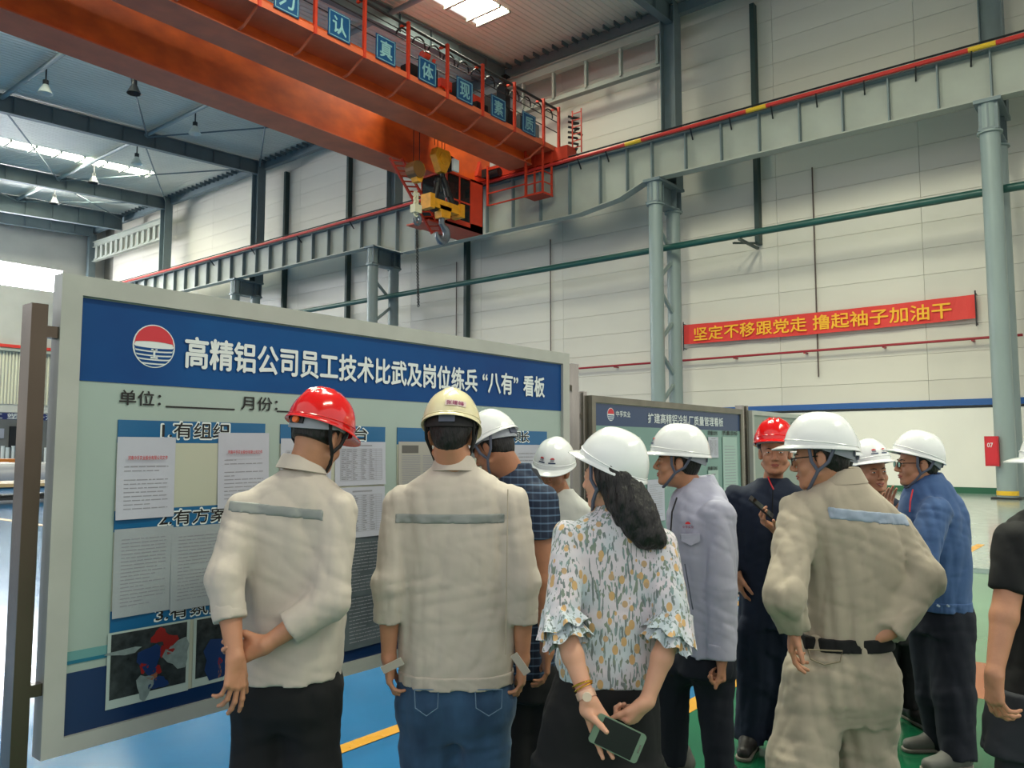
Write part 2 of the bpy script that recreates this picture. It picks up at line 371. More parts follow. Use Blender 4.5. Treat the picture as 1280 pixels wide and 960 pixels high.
# jack girders (pierced longitudinal beams) between upper columns
def jack(y0, y1, z0, z1, st, label):
    e = empty('jack_girder', (XL, y0, z0), label, 'girder', None, 'thing')
    b = MB(e.location); b.box((XL - .02, y0, z1 - .45), (XL + .02, y1, z1)); b.box((XL - .18, y0, z1 - .04), (XL + .18, y1, z1)); b.box((XL - .18, y0, z1 - .50), (XL + .18, y1, z1 - .46)); b.build('top_chord', M_runway, e)
    b = MB(e.location); b.box((XL - .02, y0, z0), (XL + .02, y1, z0 + .3)); b.box((XL - .18, y0, z0), (XL + .18, y1, z0 + .04)); b.build('bottom_chord', M_runway, e)
    y = y0 + .2
    while y < y1:
        b = MB(e.location); b.box((XL - .1, y, z0 + .2), (XL + .1, y + st * .42 if st < 1.5 else y + .12, z1 - .4)); b.build('web_post', M_runway, e); y += st
jack(16.68, 34.02, 18.9, 20.95, 1.95, 'pale grey jack girder with upright stiffeners high on the wall behind the crane')
jack(61.58, 74.0, 18.4, 20.2, 0.95, 'pale pierced girder high on the wall at the far left end')

# runway girder
rg = empty('crane_runway_girder', (XC, 0, 13.15), 'long grey runway girder with upright stiffeners carrying the crane along the wall', 'girder', None, 'thing')
prof = [(-4, 13.15), (16.6, 13.15), (18.0, 12.62), (20.2, 12.33), (31.8, 12.33), (34.0, 13.1), (74, 13.15)]
b = MB(rg.location); top = 14.75
poly = [(XC, y, z) for y, z in prof] + [(XC, 74, top), (XC, -4, top)]
b.prism(poly, (0.04, 0, 0)); b.build('web_plate', M_runway, rg)
b = MB(rg.location)
for (ya, za), (yb, zb) in zip(prof[:-1], prof[1:]): b.bar((XC, ya, za), (XC, yb, zb), .5, .05)
b.build('bottom_flange', M_runway, rg)
b = MB(rg.location); b.box((XC - .25, -4, top), (XC + 1.3, 74, top + .05)); b.build('top_flange', M_upcol, rg)
def bot(y): return float(np.interp(y, [p[0] for p in prof], [p[1] for p in prof]))
y = -2.6
ys = []
while y < 16.2: ys.append(y); y += 1.58
ys += [16.36, 17.6] + [19.0 + 1.68 * k for k in range(8)] + [32.3, 33.8] + [35.3 + 1.5 * k for k in range(26)]
for yy in ys:
    b = MB(rg.location); b.box((XC - .22, yy - .025, bot(yy) + .02), (XC, yy + .025, top)); b.build('stiffener', M_upcol, rg)
b = MB(rg.location); b.box((XC - .05, -4, top + .05), (XC + .07, 74, top + .24)); b.build('rail', M_rail, rg)
b = MB(rg.location); b.cyl((XC - .42, -4, 14.86), (XC - .42, 74, 14.86), .085, 8); b.build('conductor_bar', M_redrail, rg, label='red conductor bar')
b = MB(rg.location); b.cyl((XC - .30, -4, 15.06), (XC - .30, 74, 15.06), .035, 6); b.build('cable', M_dark, rg)
for yy in [4.2, 5.9, 7.6, 9.3, 11.0, 12.7, 14.4, 18.5, 20, 31, 36, 41, 46, 51]:
    b = MB(rg.location); b.bar((XC - .45, yy, 14.80), (XC - .02, yy + .1, 14.45), .05, .05); b.build('bracket', M_dark, rg)
for yy in (3.5, 11.2, 16.7): 
    b = MB(rg.location); b.cyl((XC - .42, yy, 14.86), (XC - .42, yy + .8, 14.86), .092, 8); b.build('yellow_joint', M_yellow, rg, label='yellow joint on the conductor bar')

# pipes and posts on the wall
b = MB((30.8, 0, 10.3)); b.cyl((30.8, -4, 10.30), (30.8, 74, 10.30), .14, 14); o = b.build('green_pipe', M_green, smooth=True, label='long dark green pipe running level along the wall behind the columns', cat='pipe')
b = MB((32.6, 0, 5.55)); b.cyl((32.62, 3.5, 5.55), (32.62, 74, 5.55), .05, 8)
for k in range(24): b.box((32.60, 5 + k * 3, 5.46), (32.95, 5.08 + k * 3, 5.52))
b.build('red_pipe', mat('red_pipe', (0.62, 0.16, 0.20), .4), label='thin dark red pipe along the wall under the red banner', cat='pipe')
for (y, z0, z1, lab) in ((12.9, 10.3, 21, 'dark green wall post ending at the green pipe, right of the banner column'), (29.7, 0, 21, 'dark green wall post under the crane cab'), (40.0, 0, 21, 'dark green wall post left of the twin column by the main board'), (46.8, 0, 21, 'farthest dark wall post left of the crane ladder')):
    b = MB((32.7, y, z0)); b.box((32.62, y - .10, z0), (32.96, y + .10, z1)); b.build('wall_post', M_post, label=lab, cat='post', group='dark posts on the wall')
    if z0 > 5: b = MB((32, y, 10.2)); b.bar((30.7, y, 10.12), (32.7, y, 10.12), .1, .1); b.bar((31.3, y + .5, 10.15), (32.7, y, 10.35), .08, .08); b.build('pipe_bracket', M_post, kind='structure')
for (y, z0, z1) in ((10.6, 4.5, 13.2), (24.0, 5.6, 12.4), (30.6, 6.0, 12.2)):
    b = MB((32.9, y, z0)); b.cyl((32.9, y, z0), (32.9, y, z1), .03, 6)
    b.build('conduit', M_conduit, label={10.6: 'thin brown conduit on the wall above the red banner', 24.0: 'thin brown conduit on the wall left of the banner column', 30.6: 'thin brown conduit on the wall just left of the dark post under the cab'}[y], cat='conduit')

# red slogan banner
e = empty('slogan_banner', (32.7, 10.7, 6.2), 'long red cloth banner with yellow characters hung on the right wall', 'banner')
yL, yR = 16.45, 4.9; nseg = 40; vs = []; fs = []
for i in range(nseg + 1):
    t = i / nseg; yy = yL + (yR - yL) * t; sag = -0.06 * math.sin(math.pi * t)
    for zz in (6.29, 7.16): vs.append((32.7 + .03 * math.sin(t * 31 + zz * 3) * (1 if 0 < i < nseg else 0), yy, zz + sag))
for i in range(nseg): fs.append((2 * i, 2 * i + 1, 2 * i + 3, 2 * i + 2))
b = MB(e.location); b.add(vs, fs); b.build('cloth', M_banner, e)
for yy in (yL, yR):
    b = MB(e.location); b.cyl((32.7, yy, 6.0), (32.7, yy, 7.3), .025, 6); b.cyl((32.7, yy, 6.1), (32.965, yy, 6.1), .02, 6); b.cyl((32.7, yy, 7.2), (32.965, yy, 7.2), .02, 6); b.build('pole', M_dark, e)
fit_text(e.location, '坚定不移跟党走 撸起袖子加油干', (32.64, (15.95 + 5.65) / 2, 6.68), (0, -1, 0), (0, 0, 1), 10.25, 0.60, M_bantext, e, bold=0.03)
# fire box
e = empty('fire_equipment_box', (29.55, 3.95, 1.05), 'small red wall box with a white number fixed on the right-hand column', 'box')
b = MB(e.location); b.box((29.5, 3.98, 1.05), (29.72, 4.36, 2.0)); b.build('box_body', mat('fire_red', (.72, .12, .16), .4), e)
b = MB(e.location); b.box((29.48, 4.02, 1.10), (29.5, 4.32, 1.95)); b.build('door', mat('fire_red2', (.76, .14, .18), .35), e)
fit_text(e.location, '07', (29.47, 4.2, 1.72), (0, -1, 0), (0, 0, 1), .16, .14, M_white, e)
# ================================================================== OVERHEAD CRANE
cr = empty('overhead_crane', (29.5, 24, 15.1), 'orange double-girder overhead travelling crane with blue character signs on its railing', 'crane')
O = cr.location
# far girder (box girder, tapered end)
b = MB(O); X0 = -10
b.prism([(X0, 26.3, 14.68), (29.4, 26.3, 14.68), (30.75, 26.3, 15.35), (30.75, 26.3, 16.5), (X0, 26.3, 16.5)], (0, 1.0, 0)); b.build('far_girder', M_orange, cr)
b = MB(O); b.bar((X0, 26.8, 14.64), (29.4, 26.8, 14.64), 1.5, .05); b.bar((29.4, 26.8, 14.64), (30.75, 26.8, 15.3), 1.5, .05); b.build('bottom_flange', M_orange2, cr)
# near girder
b = MB(O); b.prism([(X0, 22.7, 15.05), (29.2, 22.7, 15.05), (30.6, 22.7, 15.5), (30.6, 22.7, 16.7), (X0, 22.7, 16.7)], (0, 1.0, 0)); b.build('near_girder', M_orange, cr)
b = MB(O); b.bar((X0, 23.1, 15.02), (29.3, 23.1, 15.02), 1.35, .05); b.build('bottom_flange', M_orange2, cr)
b = MB(O); b.box((X0, 23.2, 16.7), (30, 23.3, 16.85)); b.box((X0, 26.7, 16.5), (30, 26.8, 16.65)); b.build('trolley_rail', M_rail, cr)
# walkway
b = MB(O); b.box((X0, 21.35, 15.55), (30.2, 22.7, 15.60)); b.box((X0, 21.33, 15.50), (30.2, 21.38, 15.72)); b.build('walkway', M_orange2, cr)
PX = [30.0 - 2.14 * k for k in range(17)]; PX[0] = 29.95; PX = [29.95] + [28.75 - 2.14 * k for k in range(17)]
for x in PX:
    b = MB(O); b.bar((x, 21.33, 15.45), (x, 21.33, 17.72), .11, .11); b.bar((x, 21.33, 17.68), (x, 21.75, 17.68), .10, .08); b.build('railing_post', M_redpaint, cr)
    b = MB(O); b.tube([(x, 21.4, 15.5), (x, 21.7, 15.35), (x, 22.15, 15.12), (x, 22.5, 15.08)], .05, 6); b.build('walkway_bracket', M_orange2, cr)
for z, r, m in ((17.62, .06, M_dark), (17.0, .022, M_dark), (16.5, .022, M_dark), (17.3, .02, M_dark)):
    b = MB(O); b.cyl((X0, 21.42, z), (30.1, 21.42, z), r, 6); b.build('handrail' if z > 17.5 else 'railing_wire', m, cr)
chars = '设备操作精细化认真体现素质'
SX = [27.59 - 2.14 * k for k in range(13)]
cl = list('认真体现素质')
for k in range(9):
    x = SX[k]; e = empty('sign', (0, 0, 0)); e.parent = cr
    b = MB(O); b.box((x - .48, 21.27, 15.66), (x + .48, 21.30, 16.60)); s = b.build('character_sign', M_sign, cr)
    bpy.data.objects.remove(e)
    b = MB(O)
    for (xa, xb, za, zb) in ((-.44, .44, 15.695, 15.72), (-.44, .44, 16.54, 16.565), (-.44, -.415, 15.695, 16.565), (.415, .44, 15.695, 16.565)): b.box((x + xa, 21.264, za), (x + xb, 21.272, zb))
    b.build('white_border', M_signtx, s)
    ch = '质素现体真认力力力'[k]
    fit_text(O, ch, (x, 21.27, 16.13), (1, 0, 0), (0, 0, 1), .58, .62, M_signtx, s, bold=0.04, depth=.008)
# equipment on the walkway behind the railing (electrical boxes, drives, cables)
rnd = random.Random(3)
x = 29.3
while x > 20.5:
    wd = rnd.uniform(.3, .8); h = rnd.uniform(.6, 1.7)
    b = MB(O); b.box((x - wd, 22.0, 15.6), (x, 22.5, 15.6 + h)); b.box((x - wd + .05, 21.97, 15.7), (x - .05, 22.0, 15.5 + h)); b.build('electrical_box', rnd.choice([M_dark, M_black, M_upcol, M_dark]), cr)
    x -= wd + rnd.uniform(.1, .5)
b = MB(O)
for k in range(12):
    x = 29.6 - k * .85; b.torus((x, 21.7, 17.25), (0, 1, .2), .34, .035, 10, 5, math.pi, 2 * math.pi)
b.build('festoon_cable', M_black, cr)
b = MB(O); b.cyl((21.2, 21.6, 16.9), (21.5, 21.6, 17.0), .17, 12); b.bar((21.6, 21.5, 16.2), (21.75, 21.5, 16.9), .1, .1); b.build('warning_horn', M_redpaint, cr)
# end carriage with wheels and buffer
b = MB(O); b.box((29.6, 20.6, 15.0), (30.35, 27.6, 15.62)); b.build('end_carriage', M_redpaint, cr)
for y in (21.2, 27.0):
    b = MB(O); b.cyl((29.85, y, 15.27), (30.15, y, 15.27), .33, 18); b.build('wheel', M_rail, cr)
b = MB(O); b.cyl((29.4, 25.1, 15.15), (29.4, 24.5, 15.15), .2, 12); b.box((29.2, 25.1, 15.0), (29.6, 25.5, 15.4)); b.build('drive_motor', M_dark, cr)
b = MB(O); b.prism([(29.0, 25.6, 15.1), (29.5, 25.6, 15.1), (29.25, 25.6, 15.9)], (0, .2, 0)); b.build('drive_bracket', M_redpaint, cr)
b = MB(O)
for k in range(9):
    b.tube([(30.2 + rnd.uniform(-.3, .3), 20.3 + rnd.uniform(0, .5), 15.0 + .25 * k), (30.3 + rnd.uniform(-.2, .3), 20.5, 15.1 + .25 * k), (30.1, 20.9, 15.2 + .25 * k)], .06, 5)
b.build('cable_bundle', M_black, cr)
b = MB(O)
for y in (20.15, 20.65): b.bar((30.1, y, 15.3), (30.1, y, 17.4), .05, .05)
for k in range(6): b.bar((30.1, 20.15, 15.6 + k * .33), (30.1, 20.65, 15.6 + k * .33), .04, .04)
b.build('end_ladder', M_redpaint, cr)
# hanging service cage on the runway side
b = MB(O)
Y1, Y2 = 25.1, 21.6
for y in (25.1, 22.7): b.bar((29.2, y, 13.5), (29.2, y, 15.5), .09, .09)
for z in (13.5, 14.1, 15.3): b.bar((29.2, 25.1, z), (29.2, 22.7, z), .06, .06)
b.build('service_rail', M_redpaint, cr)
b = MB(O)
for y in (22.5, 21.5): 
    for x in (28.9, 29.6): b.bar((x, y, 13.4), (x, y, 15.6), .08, .08)
for z in (13.9, 14.4):
    b.bar((28.9, 22.5, z), (28.9, 21.5, z), .05, .05); b.bar((28.9, 21.5, z), (29.6, 21.5, z), .05, .05)
b.box((28.85, 21.45, 13.33), (29.65, 22.55, 13.42)); b.build('maintenance_cage', M_redpaint, cr)
# operator cab
cx0, cx1, cy0, cy1, cz0, cz1 = 25.9, 28.45, 24.75, 26.4, 11.85, 14.35
b = MB(O); b.box((cx0, cy0, cz0), (cx1, cy1, cz0 + .12)); b.box((cx0, cy0, cz1 - .1), (cx1, cy1, cz1)); b.box((cx1 - .9, cy0, cz0), (cx1, cy0 + .05, cz1)); b.box((cx1 - .05, cy0, cz0), (cx1, cy1, cz1)); b.box((cx0, cy1 - .05, cz0), (cx1, cy1, cz1))
b.box((cx0, cy0, cz0), (cx0 + .08, cy0 + .08, cz1)); b.box((cx0, cy0, cz0), (cx1, cy0 + .05, cz0 + .35)); b.build('cab_body', M_redpaint, cr)
cab = bpy.data.objects['cab_body']
b = MB(O); b.box((cx0 + .1, cy0 + .02, cz0 + .35), (cx1 - .92, cy0 + .04, cz1 - .15)); b.build('cab_window', M_glass, cab)
b = MB(O); b.box((cx0 + .02, cy0 + .1, cz0 + .5), (cx0 + .04, cy1 - .1, cz1 - .15)); b.build('cab_window', M_glass, cab)
b = MB(O); b.box((cx0 + .85, cy0 - .01, cz0 + .3), (cx0 + .93, cy0 + .05, cz1)); b.box((cx0, cy0 - .01, cz0 + 1.2), (cx1 - .9, cy0 + .04, cz0 + 1.27)); b.build('window_bar', M_redpaint, cab)
b = MB(O); b.box((cx0 - .9, cy0 + .2, cz0 - .05), (cx0, cy1, cz0 + .02)); b.bar((cx0 + .3, 25.6, cz1), (cx0 + .3, 25.6, 14.7), .15, .15); b.bar((cx1 - .3, 25.6, cz1), (cx1 - .3, 25.9, 14.7), .15, .15); b.build('cab_platform', M_redpaint, cr)
# access ladder
a0 = onY(487, 197, 25.2); a1 = onY(540, 292, 25.2)
b = MB(O); wv = Vector((.72, 0, .16))
b.bar(a0, a1, .09, .09); b.bar(a0 + wv, a1 + wv, .09, .09)
for k in range(15):
    p = a0.lerp(a1, (k + .5) / 15); b.bar(p, p + wv, .06, .06)
b.build('access_ladder', M_redpaint, cr)
# trolley, hoist ropes and hook blocks (hooks hang from the crane: they travel with it)
b = MB(O); b.box((23.6, 22.9, 16.95), (26.4, 26.9, 17.3)); b.cyl((23.9, 24.2, 17.6), (26.1, 24.2, 17.6), .4, 16); b.build('trolley', M_redpaint, cr)
def P(px, py, Y=24.3): return onY(px, py, Y)
b = MB(O)
for dx in (-.35, -.15, .12, .3): b.cyl((P(550, 190).x + dx, 24.3, 15.0), (P(550, 190).x + dx, 24.3, 17.3), .018, 5)
for dx in (-.2, .15): b.cyl((P(521, 210).x + dx, 24.3, 13.6), (P(521, 210).x + dx, 24.3, 17.3), .018, 5)
b.build('hoist_rope', M_black, cr)
def blk(c, wx, hz, name='sheave_block', m=M_hook):
    b = MB(O); c = Vector(c)
    poly = [(c.x - wx, c.y - .18, c.z + hz * .35), (c.x - wx * .75, c.y - .18, c.z + hz), (c.x + wx * .7, c.y - .18, c.z + hz), (c.x + wx, c.y - .18, c.z + hz * .4), (c.x + wx * .35, c.y - .18, c.z - hz), (c.x - wx * .3, c.y - .18, c.z - hz)]
    b.prism(poly, (0, .36, 0)); b.cyl((c.x, c.y - .24, c.z + .2 * hz), (c.x, c.y + .24, c.z + .2 * hz), wx * .5, 16)
    return b.build(name, m, cr)
big = blk(P(551, 202), .52, .52)
b = MB(O); c = P(563, 205); b.cyl((c.x, 24.2, c.z), (c.x, 24.5, c.z), .34, 16); b.build('sheave', M_dark, big)
b = MB(O); c = P(563, 208); b.box((c.x - .18, 23.95, c.z - .3), (c.x + .2, 24.05, c.z + .25)); b.build('white_plate', M_white, big)
sm = blk(P(521, 216), .36, .42)
b = MB(O); c = P(521, 216); b.cyl((c.x - .1, 24.05, c.z + .1), (c.x - .1, 24.55, c.z + .1), .36, 16); b.build('sheave', mat('sheave_brown', (.42, .28, .12), .5), sm)
# black sling legs, yellow spreader and hooks
b = MB(O); t0 = P(553, 222)
b.cyl(P(553, 205), P(553, 222), .09, 8)
for (ax, ay, bx, by) in ((548, 224, 542, 258), (553, 222, 568, 262), (546, 225, 551, 240), (556, 226, 560, 246)): b.cyl(P(ax, ay), P(bx, by), .15, 10)
for (ax, ay) in ((542, 258), (569, 261)): b.cyl(P(ax, ay) + Vector((0, -.1, 0)), P(ax, ay) + Vector((0, .1, 0)), .24, 12)
b.build('sling', M_black, cr, smooth=True)
b = MB(O); c = P(554, 259); b.box((c.x - 1.05, 24.1, c.z - .18), (c.x + 1.05, 24.5, c.z + .22)); b.box((c.x - 1.1, 24.0, c.z - .3), (c.x - .82, 24.6, c.z + .35)); b.box((c.x + .86, 24.0, c.z - .3), (c.x + 1.1, 24.6, c.z + .3))
b.prism([(c.x - .4, 24.1, c.z), (c.x + .35, 24.1, c.z), (c.x + .25, 24.1, c.z - .5), (c.x - .3, 24.1, c.z - .55)], (0, .4, 0)); b.build('spreader', M_hook, cr)
def hook(px, py, R, r, nm='hook'):
    b = MB(O); c = P(px, py)
    pts = [(c.x, c.y, c.z + R * 2.4), (c.x, c.y, c.z + R * 1.2)]
    for k in range(13):
        a = math.radians(70 - 21 * k); pts.append((c.x + R * math.cos(a) * .9, c.y, c.z + R * math.sin(a)))
    b.tube(pts, [r] * 3 + [r * 1.3] * 7 + [r * (1.2 - .18 * k) for k in range(5)], 8); return b.build(nm, mat('hook_steel', (.42, .45, .48), .4, .6), cr, smooth=True)
hook(552, 292, .36, .13); hook(521, 274, .22, .06)
b = MB(O)
for k in range(9): 
    c = P(520, 243 + k * 3.0); b.torus(c, (1, 0, 0) if k % 2 else (0, 1, 0), .12, .045, 8, 5)
c = P(520, 262); b.box((c.x - .2, 24.15, c.z - .15), (c.x + .2, 24.45, c.z + .2)); b.build('hook_swivel', mat('swivel_cream', (.8, .78, .66), .5), cr)
b = MB(O); c0, c1 = P(521, 288), P(523, 384); n = 46
for k in range(n):
    c = c0.lerp(c1, k / n); b.torus(c, (1, .3, 0) if k % 2 else (-.3, 1, 0), .055, .02, 6, 4)
b.build('chain', M_rail, cr, kind='stuff')

# ================================================================== NOTICE BOARDS
def board(e, Y, x0, x1, z0, z1, fr=.07, dep=.05, alu=M_alu):
    o = e.location
    b = MB(o); b.box((x0 + .01, Y, z0 + .01), (x1 - .01, Y + dep * .7, z1 - .01)); f = b.build('panel', M_board, e)
    for (a, c) in (((x0, Y - .02, z0), (x0 + fr, Y + dep, z1)), ((x1 - fr, Y - .02, z0), (x1, Y + dep, z1)), ((x0 + fr, Y - .02, z1 - fr), (x1 - fr, Y + dep, z1)), ((x0 + fr, Y - .02, z0), (x1 - fr, Y + dep, z0 + fr * .8))):
        b = MB(o); b.box(a, c); b.build('frame_rail', alu, e)
    return f
def posts(e, Y, xs, z1, w=.075, stubs=(), m=M_steel):
    for x in xs:
        b = MB(e.location); b.box((x - w / 2, Y - .02, 0), (x + w / 2, Y + .06, z1)); b.build('post', m, e)
        b = MB(e.location); b.box((x - .12, Y - .22, 0), (x + .12, Y + .26, .012)); b.build('base_plate', m, e)
    for (xa, xb, z) in stubs:
        b = MB(e.location); b.box((xa, Y, z - .02), (xb, Y + .04, z + .02)); b.build('connecting_bar', m, e)
B1 = 2.95
b1 = empty('notice_board', (2.7, B1, 0), 'large notice board nearest the camera with blue title strip and stapled papers', 'notice board')
board(b1, B1, 1.15, 4.22, .57, 2.21)
xl = onY(43, 600, B1).x; xr = 4.33
posts(b1, B1 - .01, [1.080], 2.09, .052, [(1.1, 1.16, 2.0), (1.1, 1.16, .80)], M_postd)
posts(b1, B1 + .05, [4.36], 2.16, .08, [(4.2, 4.34, 2.0), (4.2, 4.34, 1.0)])
def q1(px, py): p = onY(px, py, B1); return p.x, p.z
def plate(e, x0, z0, x1, z1, Y, m, name, t=.003):
    b = MB(e.location); b.box((x0, Y - t, z0), (x1, Y + .001, z1)); return b.build(name, m, e)
Yb = B1 - .001
plate(b1, 1.22, 1.84, 4.15, 2.135, Yb, M_bluehead, 'title_strip', .002)
plate(b1, 1.22, .615, 4.15, .833, Yb, M_navy, 'bottom_strip', .002)
plate(b1, 1.22, .862, 4.15, .874, Yb, M_teal, 'bottom_line', .0022)
plate(b1, 1.22, .868, 4.15, .905, Yb, mat('board_teal_band', (.40, .60, .60), .4), 'bottom_band', .0018)
def b1text(txt, pxa, pya, pxb, pyb, m, bold=.04, Y=Yb - .003, parent=None, halo=None):
    """corners: top-left pixel, bottom-right pixel of the line"""
    xa, za = q1(pxa, pya); xb, zb = q1(pxb, pyb)
    if halo: fit_text(b1.location, txt, ((xa + xb) / 2, Y + .0006, (za + zb) / 2), (1, 0, 0), (0, 0, 1), xb - xa + .012, abs(za - zb) + .012, halo, parent or b1, bold=bold + .05, depth=0)
    return fit_text(b1.location, txt, ((xa + xb) / 2, Y, (za + zb) / 2), (1, 0, 0), (0, 0, 1), xb - xa, abs(za - zb), m, parent or b1, bold=bold, depth=.001)
zt, zb_ = 2.035, 1.925
def title(txt, pxa, pxb):
    xa = q1(pxa, 450)[0]; xb = q1(pxb, 470)[0]
    fit_text(b1.location, txt, ((xa + xb) / 2, Yb - .004, (zt + zb_) / 2 - .002), (1, 0, 0), (0, 0, 1), xb - xa, zt - zb_ + .012, M_white, b1, bold=.045)
title('高精铝公司员工技术比武及岗位练兵', 230, 595); title('“八有”', 602, 646); title('看板', 653, 679)
# emblem
cx, cz = q1(192, 433)
R = .082
b = MB(b1.location); b.cyl((cx, Yb - .003, cz), (cx, Yb - .004, cz), R, 40); emb = b.build('emblem_disc', M_white, b1)
def disc_band(z0, z1, m, name, dy, curve=0.0, Rr=R * .95):
    vs = []; n = 24; up = []; lo = []
    for k in range(n + 1):
        zz = z0; 
        x = -Rr + 2 * Rr * k / n
        lim = math.sqrt(max(Rr * Rr - x * x, 0))
        c = curve * (1 - (x / Rr) ** 2)
        up.append((x, max(-lim, min(lim, z1 + c)))); lo.append((x, max(-lim, min(lim, z0 + c))))
    fs = []
    for k in range(n + 1): vs += [(cx + lo[k][0], dy, cz + lo[k][1]), (cx + up[k][0], dy, cz + up[k][1])]
    for k in range(n): fs.append((2 * k, 2 * k + 2, 2 * k + 3, 2 * k + 1))
    b = MB(b1.location); b.add(vs, fs); return b.build(name, m, emb)
disc_band(.012, .2, M_logored, 'red_sun', Yb - .0052, .006)
for k in range(5): disc_band(-.0135 - .0155 * k, -.004 - .0155 * k, M_bluehead, 'blue_wave', Yb - .0052, -.004)
b = MB(b1.location)
for (a, c) in (((cx - .012, cz - .016), (cx + .012, cz - .011)), ((cx - .004, cz - .042), (cx + .004, cz - .011)), ((cx - .014, cz - .047), (cx + .014, cz - .041))): b.box((a[0], Yb - .0062, a[1]), (c[0], Yb - .0058, c[1]))
b.build('emblem_mark', M_white, emb)
# sub heading
b1text('单位：', 149, 487, 200, 508, M_black_ink, .03); b1text('月份：', 301, 495, 346, 514, M_black_ink, .03)
for (a, c) in ((207, 293), (346, 440)):
    x0, z0 = q1(a, 509); x1, _ = q1(c, 512); plate(b1, x0, 1.758, x1, 1.764, Yb - .001, M_black_ink, 'blank_line', .001)
# columns: blue bar and beige field
cols = [(147, 331), (350, 481), (496, 683)]
CX = [(q1(a, 530)[0], q1(c, 530)[0]) for a, c in cols]
bars = [(1.706, 1.622), (1.376, 1.30), (1.02, .943)]
for ci, (xa, xb) in enumerate(CX):
    for ri, (zt_, zb2) in enumerate(bars):
        plate(b1, xa, zb2, xb, zt_, Yb - .0012, M_bluebar, 'heading_bar', .002)
        zlow = bars[ri + 1][0] if ri < 2 else .682
        plate(b1, xa, zlow, xb, zb2, Yb - .0015, M_panelb, 'field', .0015)
heads = [['1.有组织', '2.有方案', '3.有氛围'], ['4.有平台', '5.有题库', ''], ['6.有管理台账', '', '']]
for ci in range(3):
    for ri in range(3):
        t = heads[ci][ri]
        if not t: continue
        xa, xb = CX[ci]; zt_, zb2 = bars[ri]; cxx = (xa + xb) / 2; wd = (xb - xa) * (.46 if ci == 0 else .62 if ci == 1 else .66)
        if ci == 2: cxx += .03
        for (mm, bo, ex, dy) in ((M_white, .10, .008, .0), (M_black_ink, .03, 0, .0008)):
            fit_text(b1.location, t, (cxx, Yb - .0036 - dy, (zt_ + zb2) / 2 + (.007 if ri == 0 else 0)), (1, 0, 0), (0, 0, 1), wd + ex, (zt_ - zb2) * (.72 if ri < 2 else .62) + ex, mm, b1, bold=bo, depth=0)
